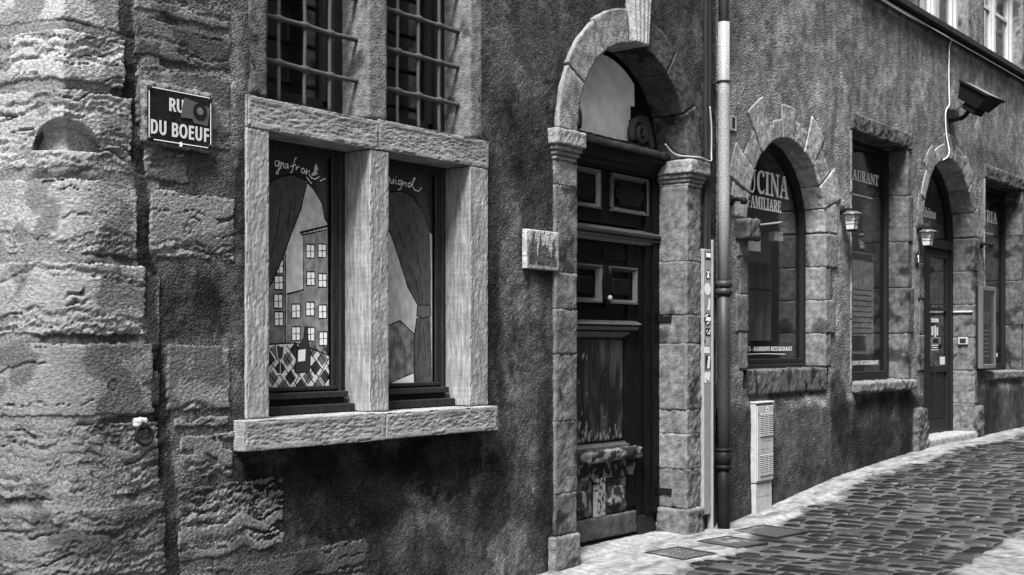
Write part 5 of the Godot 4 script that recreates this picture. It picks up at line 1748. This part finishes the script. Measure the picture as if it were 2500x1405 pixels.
func plaque() -> void:
	var o := thing("wall_plaque", Vector3(6.09, 1.97, 0.0), "square stone plaque with flaking white paint beside the arched door", "plaque")
	var hf := func(p: Vector3, n: Vector3) -> float:
		return 0.0015 * sstep(-0.02, 0.02, flake(p)) if n.z > 0.9 else 0.001 * nb(p.x * 60.0, p.y * 60.0)
	var cf := func(p: Vector3) -> Color:
		return gray(lerpf(0.085 + 0.04 * na(p.x * 20.0, p.y * 20.0), 0.42 + 0.06 * na(p.x * 30.0, p.y * 30.0), sstep(-0.02, 0.02, flake(p))))
	put(o, "slab", rock(Vector3(5.92, 1.972, 0.0), Vector3(6.258, 2.214, 0.034), 0.004, 0.006, hf, cf), M.ashlar)
	lettering(o, "TRAB", 6.035, 6.10, 2.004, 2.018, 0.0355, M.letter_black, true, false, "lettering", 0.001)
	for y in [2.205, 1.980]:
		var s := put(o, "fixing", lathe_mesh([Vector2(0.007, 0.0), Vector2(0.006, 0.004), Vector2(0.0, 0.005)], 8), M.black_metal, false)
		s.rotation.x = PI / 2
		s.position = Vector3(6.10, y, 0.034) - o.position


func flake(p: Vector3) -> float:
	# paint that is left: the rim, the top and some hanging tongues
	var d := minf(minf(p.x - 5.92, 6.258 - p.x), minf(p.y - 1.972, 2.214 - p.y))
	var tongue: float = noise_f.get_noise_2d(p.x * 22.0, p.y * 3.0)
	return maxf(0.016 - d, (p.y - 2.135) * 0.8 + tongue * 0.20 + 0.03 * na(p.x * 25.0, p.y * 25.0))


func iron_ring() -> void:
	var o := thing("iron_ring", Vector3(3.193, 1.165, 0.03), "black iron tethering ring hanging on the quoin stones", "ring")
	put(o, "anchor", rock(Vector3(3.165, 1.145, -0.02), Vector3(3.222, 1.185, 0.035), 0.012, 0.008, worn(19.0, 0.006, 30.0), toned(0.42, 0.1, 19.0, 30.0)), M.ashlar)
	tube(o, "eye", [Vector3(3.193, 1.165, 0.02), Vector3(3.193, 1.160, 0.05), Vector3(3.193, 1.148, 0.052), Vector3(3.193, 1.142, 0.03)], 0.009, M.ring, 0.01)
	var pts := []
	for i in 33:
		var a := TAU * i / 32.0
		pts.append(Vector3(3.193 + 0.040 * sin(a), 1.112 + 0.040 * cos(a), 0.042 - 0.006 * cos(a)))
	put(o, "ring", tube_mesh(PackedVector3Array(pts), [0.0085], 10, false), M.ring)


func downpipe() -> void:
	var o := thing("downpipe", Vector3(8.28, 0.12, 0.10), "tall round downpipe, bright zinc above and dark iron below", "pipe")
	var seg := func(called: String, y0: float, y1: float, r: float, m: Material) -> void:
		var p := put(o, called, lathe_mesh([Vector2(0, y0), Vector2(r, y0), Vector2(r, y0 + (y1 - y0) * 0.35), Vector2(r * 1.005, y0 + (y1 - y0) * 0.7), Vector2(r, y1), Vector2(0, y1)], 28), m, false)
		p.position = Vector3(0, -o.position.y, 0)
	var col := func(called: String, y0: float, y1: float, r: float, m: Material) -> void:
		var p := put(o, called, lathe_mesh([Vector2(r * 0.8, y0), Vector2(r, y0 + 0.006), Vector2(r, y1 - 0.006), Vector2(r * 0.8, y1)], 28), m, false)
		p.position = Vector3(0, -o.position.y, 0)
	seg.call("upper_pipe", 3.93, 5.6, 0.039, M.zinc_mid)
	seg.call("zinc_pipe", 1.985, 3.945, 0.044, M.zinc)
	col.call("clip", 3.49, 3.505, 0.056, M.zinc_dark)
	col.call("clip", 4.6, 4.62, 0.056, M.zinc_dark)
	col.call("collar", 1.885, 1.935, 0.066, M.zinc_dark)
	col.call("collar", 1.940, 1.992, 0.066, M.zinc_dark)
	seg.call("iron_pipe", 0.62, 1.90, 0.050, M.zinc_dark)
	col.call("socket_rim", 0.70, 0.728, 0.062, M.black_metal)
	col.call("socket", 0.60, 0.702, 0.058, M.black_metal)
	col.call("socket_rim", 0.565, 0.602, 0.062, M.black_metal)
	seg.call("foot_pipe", 0.06, 0.57, 0.047, M.black_metal)
	for y in [1.94, 3.50, 4.61]:
		bbox(o, "wall_clip", Vector3(8.272, y - 0.008, 0.0), Vector3(8.288, y + 0.008, 0.06), M.zinc_dark, 0.002)


func trunking() -> void:
	var o := thing("cable_trunking", Vector3(8.14, 0.23, 0.0), "grey cable trunking plastered with stickers beside the downpipe", "trunking")
	var x0 := 8.080
	var x1 := 8.186
	bbox(o, "cover", Vector3(x0, 0.235, 0.0), Vector3(x1, 2.225, 0.042), M.trunking, 0.005)
	bbox(o, "side_rail", Vector3(x1 + 0.012, 0.10, 0.0), Vector3(x1 + 0.035, 2.30, 0.05), M.trunking, 0.006)
	boxes(o, "foot_cable", [[Vector3(x0 + 0.03, 0.08, 0.0), Vector3(x0 + 0.06, 0.234, 0.02)]], M.black_plastic, 0.006)
	var z := 0.0425
	var st := func(called: String, a: float, b: float, y0: float, y1: float, m: Material, label: String) -> MeshInstance3D:
		var s := bbox(o, called, Vector3(x0 + a, y0, z), Vector3(x0 + b, y1, z + 0.001), m, 0.0003)
		s.set_meta("label", label)
		return s
	st.call("sticker", 0.022, 0.104, 2.145, 2.205, M.letter_black, "black sticker with white capitals")
	lettering(o, "TUR", x0 + 0.03, x0 + 0.100, 2.163, 2.197, z + 0.001, M.letter, false)
	var c := put(o, "round_sticker", disc_mesh(0.036), M.sticker_dark, false)
	c.position = Vector3(x0 + 0.065, 2.035, z) - o.position
	lettering(o, "Σ", x0 + 0.048, x0 + 0.086, 2.012, 2.058, z + 0.001, M.letter, false)
	c = put(o, "round_sticker", disc_mesh(0.046), M.paper, false)
	c.position = Vector3(x0 + 0.056, 1.925, z) - o.position
	prism(o, "sticker_scrap", PackedVector2Array([Vector2(x0 + 0.05, 1.77), Vector2(x0 + 0.09, 1.765), Vector2(x0 + 0.10, 1.85), Vector2(x0 + 0.075, 1.86), Vector2(x0 + 0.07, 1.81)]), z, z + 0.001, M.paper)
	c = put(o, "round_sticker", disc_mesh(0.050), M.letter_black, false)
	c.position = Vector3(x0 + 0.053, 1.700, z) - o.position
	for k in 3:
		prism(o, "sticker_stripe", PackedVector2Array([Vector2(x0 + 0.012 + 0.012 * k, 1.725 - 0.028 * k), Vector2(x0 + 0.06 + 0.012 * k, 1.742 - 0.026 * k), Vector2(x0 + 0.066 + 0.012 * k, 1.730 - 0.026 * k), Vector2(x0 + 0.018 + 0.012 * k, 1.712 - 0.028 * k)]), z + 0.001, z + 0.0018, M.paper)
	lettering(o, "NER", x0 + 0.035, x0 + 0.10, 1.688, 1.714, z + 0.002, M.letter, false)
	st.call("sticker", 0.022, 0.100, 1.575, 1.632, M.letter_black, "small black sticker with white scribble")
	tube(o, "scribble", [Vector3(x0 + 0.035, 1.60, z + 0.002), Vector3(x0 + 0.05, 1.618, z + 0.002), Vector3(x0 + 0.065, 1.60, z + 0.002), Vector3(x0 + 0.05, 1.588, z + 0.002), Vector3(x0 + 0.08, 1.59, z + 0.002), Vector3(x0 + 0.09, 1.62, z + 0.002)], 0.002, M.paper, 0.01, 4)
	prism(o, "sticker_scrap", PackedVector2Array([Vector2(x0 + 0.035, 1.50), Vector2(x0 + 0.085, 1.505), Vector2(x0 + 0.095, 1.565), Vector2(x0 + 0.06, 1.56), Vector2(x0 + 0.04, 1.54)]), z, z + 0.001, M.paper_dim)
	st.call("sticker", 0.006, 0.085, 1.445, 1.492, M.paper, "plain white sticker")
	st.call("sticker", 0.020, 0.100, 1.325, 1.430, M.letter_black, "black and white striped sticker")
	for k in 3:
		prism(o, "sticker_stripe", PackedVector2Array([Vector2(x0 + 0.045 + 0.012 * k, 1.33), Vector2(x0 + 0.058 + 0.012 * k, 1.33), Vector2(x0 + 0.075 + 0.010 * k, 1.425), Vector2(x0 + 0.066 + 0.010 * k, 1.425)]), z + 0.001, z + 0.0018, M.paper)
	st.call("sticker", 0.010, 0.095, 1.225, 1.302, M.paper, "square pale sticker with a dark wreath")
	tube(o, "wreath", [Vector3(x0 + 0.03, 1.275, z + 0.002), Vector3(x0 + 0.035, 1.25, z + 0.002), Vector3(x0 + 0.052, 1.242, z + 0.002), Vector3(x0 + 0.07, 1.25, z + 0.002), Vector3(x0 + 0.075, 1.28, z + 0.002)], 0.004, M.paper_dim, 0.01, 4)
	c = put(o, "fixing_hole", disc_mesh(0.010), M.letter_black, false)
	c.position = Vector3(x0 + 0.014, 1.535, z) - o.position


func meter_box() -> void:
	var o := thing("meter_box", Vector3(9.04, 0.15, 0.03), "tall pale meter box with slotted vents under the arched window", "meter box")
	var x0 := 8.894
	var x1 := 9.19
	var zf := 0.065
	bbox(o, "case", Vector3(x0, 0.40, 0.0), Vector3(x1, 1.035, zf - 0.012), M.plastic_box, 0.006)
	bbox(o, "base", Vector3(x0 + 0.006, 0.10, 0.0), Vector3(x1 - 0.004, 0.396, zf - 0.016), M.plastic_box, 0.006)
	bbox(o, "door", Vector3(x0 + 0.008, 0.415, zf - 0.013), Vector3(x1 - 0.008, 1.018, zf), M.plastic_box, 0.004)
	bbox(o, "top_cap", Vector3(x0 - 0.004, 1.036, 0.0), Vector3(x1 + 0.004, 1.052, zf + 0.004), M.plastic_box, 0.005)
	for q in [[0.69, 0.93, 11], [0.455, 0.66, 10]]:
		var y0: float = q[0]
		var y1: float = q[1]
		if q[2] == 11:
			y0 = 0.78
			y1 = 0.945
		else:
			y0 = 0.465
			y1 = 0.615
		bbox(o, "vent_field", Vector3(x0 + 0.055, y0, zf), Vector3(x1 - 0.022, y1, zf + 0.002), M.plastic_slot, 0.001)
		for k in q[2]:
			var y := lerpf(y0, y1, (k + 0.5) / q[2])
			bbox(o, "vent_slat", Vector3(x0 + 0.055, y - 0.0042, zf + 0.001), Vector3(x1 - 0.022, y + 0.0042, zf + 0.007), M.plastic_box, 0.002)
		boxes(o, "vent_rim", [[Vector3(x0 + 0.048, y0 - 0.008, zf), Vector3(x1 - 0.016, y0, zf + 0.007)], [Vector3(x0 + 0.048, y1, zf), Vector3(x1 - 0.016, y1 + 0.008, zf + 0.007)]], M.plastic_box, 0.002)
		for s in [x0 + 0.12, x0 + 0.19]:
			bbox(o, "vent_post", Vector3(s, y0, zf + 0.001), Vector3(s + 0.005, y1, zf + 0.0075), M.plastic_box, 0.001)
	bbox(o, "label_sticker", Vector3(x0 + 0.155, 0.965, zf), Vector3(x0 + 0.20, 1.008, zf + 0.001), M.paper, 0.0003)
	boxes(o, "label_mark", [[Vector3(x0 + 0.172, 0.972, zf + 0.001), Vector3(x0 + 0.178, 1.0, zf + 0.0016)], [Vector3(x0 + 0.165, 0.985, zf + 0.001), Vector3(x0 + 0.19, 0.99, zf + 0.0017)]], M.letter_black, 0.0002)
	boxes(o, "scratch", [[Vector3(x0 + 0.095, 0.615, zf), Vector3(x0 + 0.099, 0.735, zf + 0.0006)], [Vector3(x0 + 0.099, 0.731, zf), Vector3(x0 + 0.26, 0.735, zf + 0.0006)], [Vector3(x0 + 0.06, 0.668, zf), Vector3(x0 + 0.20, 0.6705, zf + 0.0006)], [Vector3(x0 + 0.02, 0.632, zf), Vector3(x0 + 0.25, 0.634, zf + 0.0006)]], M.plastic_slot, 0.0001)
	boxes(o, "scratch", [[Vector3(x0 + 0.02, 0.285, zf - 0.016), Vector3(x0 + 0.25, 0.288, zf - 0.0152)], [Vector3(x0 + 0.20, 0.25, zf - 0.016), Vector3(x0 + 0.203, 0.36, zf - 0.0150)]], M.plastic_slot, 0.0001)
	bbox(o, "lock", Vector3(x0 + 0.022, 0.94, zf), Vector3(x0 + 0.03, 0.97, zf + 0.003), M.letter_black, 0.001)


func floodlight() -> void:
	var at := Vector3(13.58, 4.03, 0.0)
	var o := thing("floodlight", at, "black box floodlight on a wall bracket above the restaurant door", "floodlight")
	var e1 := Vector3(-0.148, -0.232, 0.345).normalized()
	var e2 := Vector3(0.2531, -0.103, 0.0397)
	e2 = (e2 - e1 * e2.dot(e1)).normalized()
	var e3 := e1.cross(e2).normalized()
	if e3.dot(Vector3(-0.038, -0.134, -0.106)) < 0.0:
		e3 = -e3
	# tipped a little about its long side
	var tip := 0.30
	var e2t := e2 * cos(tip) - e3 * sin(tip)
	e3 = e3 * cos(tip) + e2 * sin(tip)
	e2 = e2t
	var head := Node3D.new()
	head.name = "head"
	o.add_child(head)
	# local x runs with e1 (long side), y with e2, z out of the lens
	head.transform = Transform3D(Basis(e1, e2, -e3), Vector3(13.40, 4.16, 0.37) - at)
	var pen := Pen.new()
	var f := [Vector3(-0.21, -0.13, 0.06), Vector3(0.21, -0.13, 0.06), Vector3(0.21, 0.13, 0.06), Vector3(-0.21, 0.13, 0.06)]
	var b := [Vector3(-0.15, -0.10, -0.10), Vector3(0.15, -0.10, -0.10), Vector3(0.15, 0.10, -0.10), Vector3(-0.15, 0.10, -0.10)]
	for k in 4:
		var n: Vector3 = (f[k] + f[(k + 1) % 4]) * Vector3(1, 1, 0)
		pen.quad(b[k], b[(k + 1) % 4], f[(k + 1) % 4], f[k], n)
	pen.quad(b[0], b[1], b[2], b[3], Vector3(0, 0, -1))
	put(head, "housing", pen.mesh(), M.black_metal, false)
	var rim := Pen.new()
	rim.box(Vector3(-0.228, -0.148, 0.055), Vector3(0.228, -0.118, 0.085), 0.006)
	rim.box(Vector3(-0.228, 0.118, 0.055), Vector3(0.228, 0.148, 0.085), 0.006)
	rim.box(Vector3(-0.228, -0.118, 0.055), Vector3(-0.196, 0.118, 0.085), 0.006)
	rim.box(Vector3(0.196, -0.118, 0.055), Vector3(0.228, 0.118, 0.085), 0.006)
	put(head, "rim", rim.mesh(), M.black_metal, false)
	bbox(head, "lens", Vector3(-0.196, -0.118, 0.06), Vector3(0.196, 0.118, 0.084), M.lens, 0.003, false)
	bbox(head, "gear_box", Vector3(-0.07, -0.08, -0.17), Vector3(0.12, 0.08, -0.10), M.black_metal, 0.01, false)
	tube(o, "yoke", [Vector3(0.0, 0.0, 0.04), Vector3(-0.03, -0.05, 0.14), Vector3(-0.10, 0.0, 0.24), Vector3(-0.16, 0.06, 0.30)], 0.024, M.black_metal, 0.03, 8, false)
	bbox(o, "wall_box", Vector3(-0.085, -0.06, 0.0), Vector3(0.085, 0.06, 0.085), M.black_metal, 0.012, false)
	tube(o, "lead", [Vector3(0.03, 0.05, 0.06), Vector3(0.04, 0.12, 0.14), Vector3(-0.06, 0.14, 0.25)], 0.006, M.black_plastic, 0.03, 6, false)


func menu_case() -> void:
	var o := thing("menu_case", Vector3(14.71, 1.235, 0.0), "glazed dark menu case hanging between the door and the last window", "menu case")
	var x0 := 14.455
	var x1 := 14.97
	var y0 := 1.235
	var y1 := 2.19
	bbox(o, "back", Vector3(x0, y0, 0.015), Vector3(x1, y1, 0.04), M.frame_dark, 0.003)
	for q in [[x0, x0 + 0.05, y0, y1], [x1 - 0.05, x1, y0, y1], [x0 + 0.05, x1 - 0.05, y0, y0 + 0.05], [x0 + 0.05, x1 - 0.05, y1 - 0.05, y1]]:
		bbox(o, "frame", Vector3(q[0], q[2], 0.03), Vector3(q[1], q[3], 0.085), M.case_metal, 0.006)
	bbox(o, "card", Vector3(x0 + 0.08, y0 + 0.08, 0.042), Vector3(x1 - 0.08, y1 - 0.1, 0.045), M.letter_black, 0.0005)
	for k in 7:
		bbox(o, "print_line", Vector3(x0 + 0.12, y0 + 0.14 + 0.05 * k, 0.045), Vector3(x1 - 0.12 - 0.03 * (k % 3), y0 + 0.152 + 0.05 * k, 0.0458), M.paper_dim, 0.0002)
	bbox(o, "picture", Vector3(x0 + 0.12, y0 + 0.52, 0.045), Vector3(x1 - 0.12, y0 + 0.66, 0.0458), M.sticker_dark, 0.0002)
	bbox(o, "pane", Vector3(x0 + 0.05, y0 + 0.05, 0.070), Vector3(x1 - 0.05, y1 - 0.05, 0.073), M.glass, 0.0005)


# ---------------------------------------------------------------- things in the street

func build_street_things() -> void:
	for g in [[7.2, 0.36, 0.33, 0.36, 8, "iron drain grate with wide slots nearest the wooden door"], [7.78, 0.44, 0.33, 0.38, 16, "iron drain cover with a fine square mesh between two grates"], [8.36, 0.44, 0.36, 0.42, 9, "iron drain grate lying before the downpipe"]]:
		grate(g[0], g[1], g[2], g[3], g[4], g[5])
	# paving on the far side of the setts
	var x := 5.2
	while x < 18.0:
		var l := rng.randf_range(0.8, 1.15)
		var y := ground_y(x + l * 0.5)
		var slope := (ground_y(x + l) - ground_y(x)) / l
		var hf := func(p: Vector3, n: Vector3) -> float:
			return (0.03 * na((p.x + x) * 5.0, p.z) if n.z < -0.5 else 0.0) + 0.003 * na((p.x + x) * 6.0, p.z * 6.0)
		var cf := func(p: Vector3) -> Color:
			return gray(0.19 + 0.06 * na((p.x + x) * 1.5, p.z * 1.5) - 0.12 * sstep(0.25, 0.3, noise_f.get_noise_2d((p.x + x) * 3.0, p.z * 3.0)))
		var s := rock(Vector3(0.0, -0.10, 0.0), Vector3(l - 0.012, 0.012, 1.55), 0.008, 0.05, hf, cf, null, true)
		var o := MeshInstance3D.new()
		o.name = numbered(get_node("road"), "paving_slab")
		o.mesh = s
		o.material_override = M.slab
		get_node("road").add_child(o)
		o.position = Vector3(x, ground_y(x) + 0.012, 2.03 + rng.randf_range(-0.015, 0.015))
		o.rotation.z = atan(slope)
		x += l


func grate(cx: float, cz: float, w: float, l: float, n: int, label: String) -> void:
	var y := ground_y(cx) + 0.004
	var o := thing("drain_grate", Vector3(cx, y, cz), label, "drain")
	o.rotation.y = -0.22
	o.rotation.z = atan((ground_y(cx + 0.3) - ground_y(cx - 0.3)) / 0.6)
	var a := w * 0.5
	var b := l * 0.5
	bbox(o, "pit_shade_plate", Vector3(-a, -0.02, -b), Vector3(a, 0.002, b), M.letter_black, 0.001, false)  # flat black plate paints the shade of the depth below the bars
	for q in [[-a, a, -b, -b + 0.016], [-a, a, b - 0.016, b], [-a, -a + 0.016, -b + 0.016, b - 0.016], [a - 0.016, a, -b + 0.016, b - 0.016]]:
		bbox(o, "frame", Vector3(q[0], -0.01, q[2]), Vector3(q[1], 0.014, q[3]), M.iron, 0.003, false)
	var t := 0.34 * w / n
	for k in n:
		var p := lerpf(-a + 0.016, a - 0.016, (k + 0.5) / n)
		bbox(o, "bar", Vector3(p - t * 0.5, 0.002, -b + 0.016), Vector3(p + t * 0.5, 0.011, b - 0.016), M.grate, 0.002, false)
		p = lerpf(-b + 0.016, b - 0.016, (k + 0.5) / n)
		bbox(o, "cross_bar", Vector3(-a + 0.016, 0.001, p - t * 0.5), Vector3(a - 0.016, 0.009, p + t * 0.5), M.grate, 0.002, false)
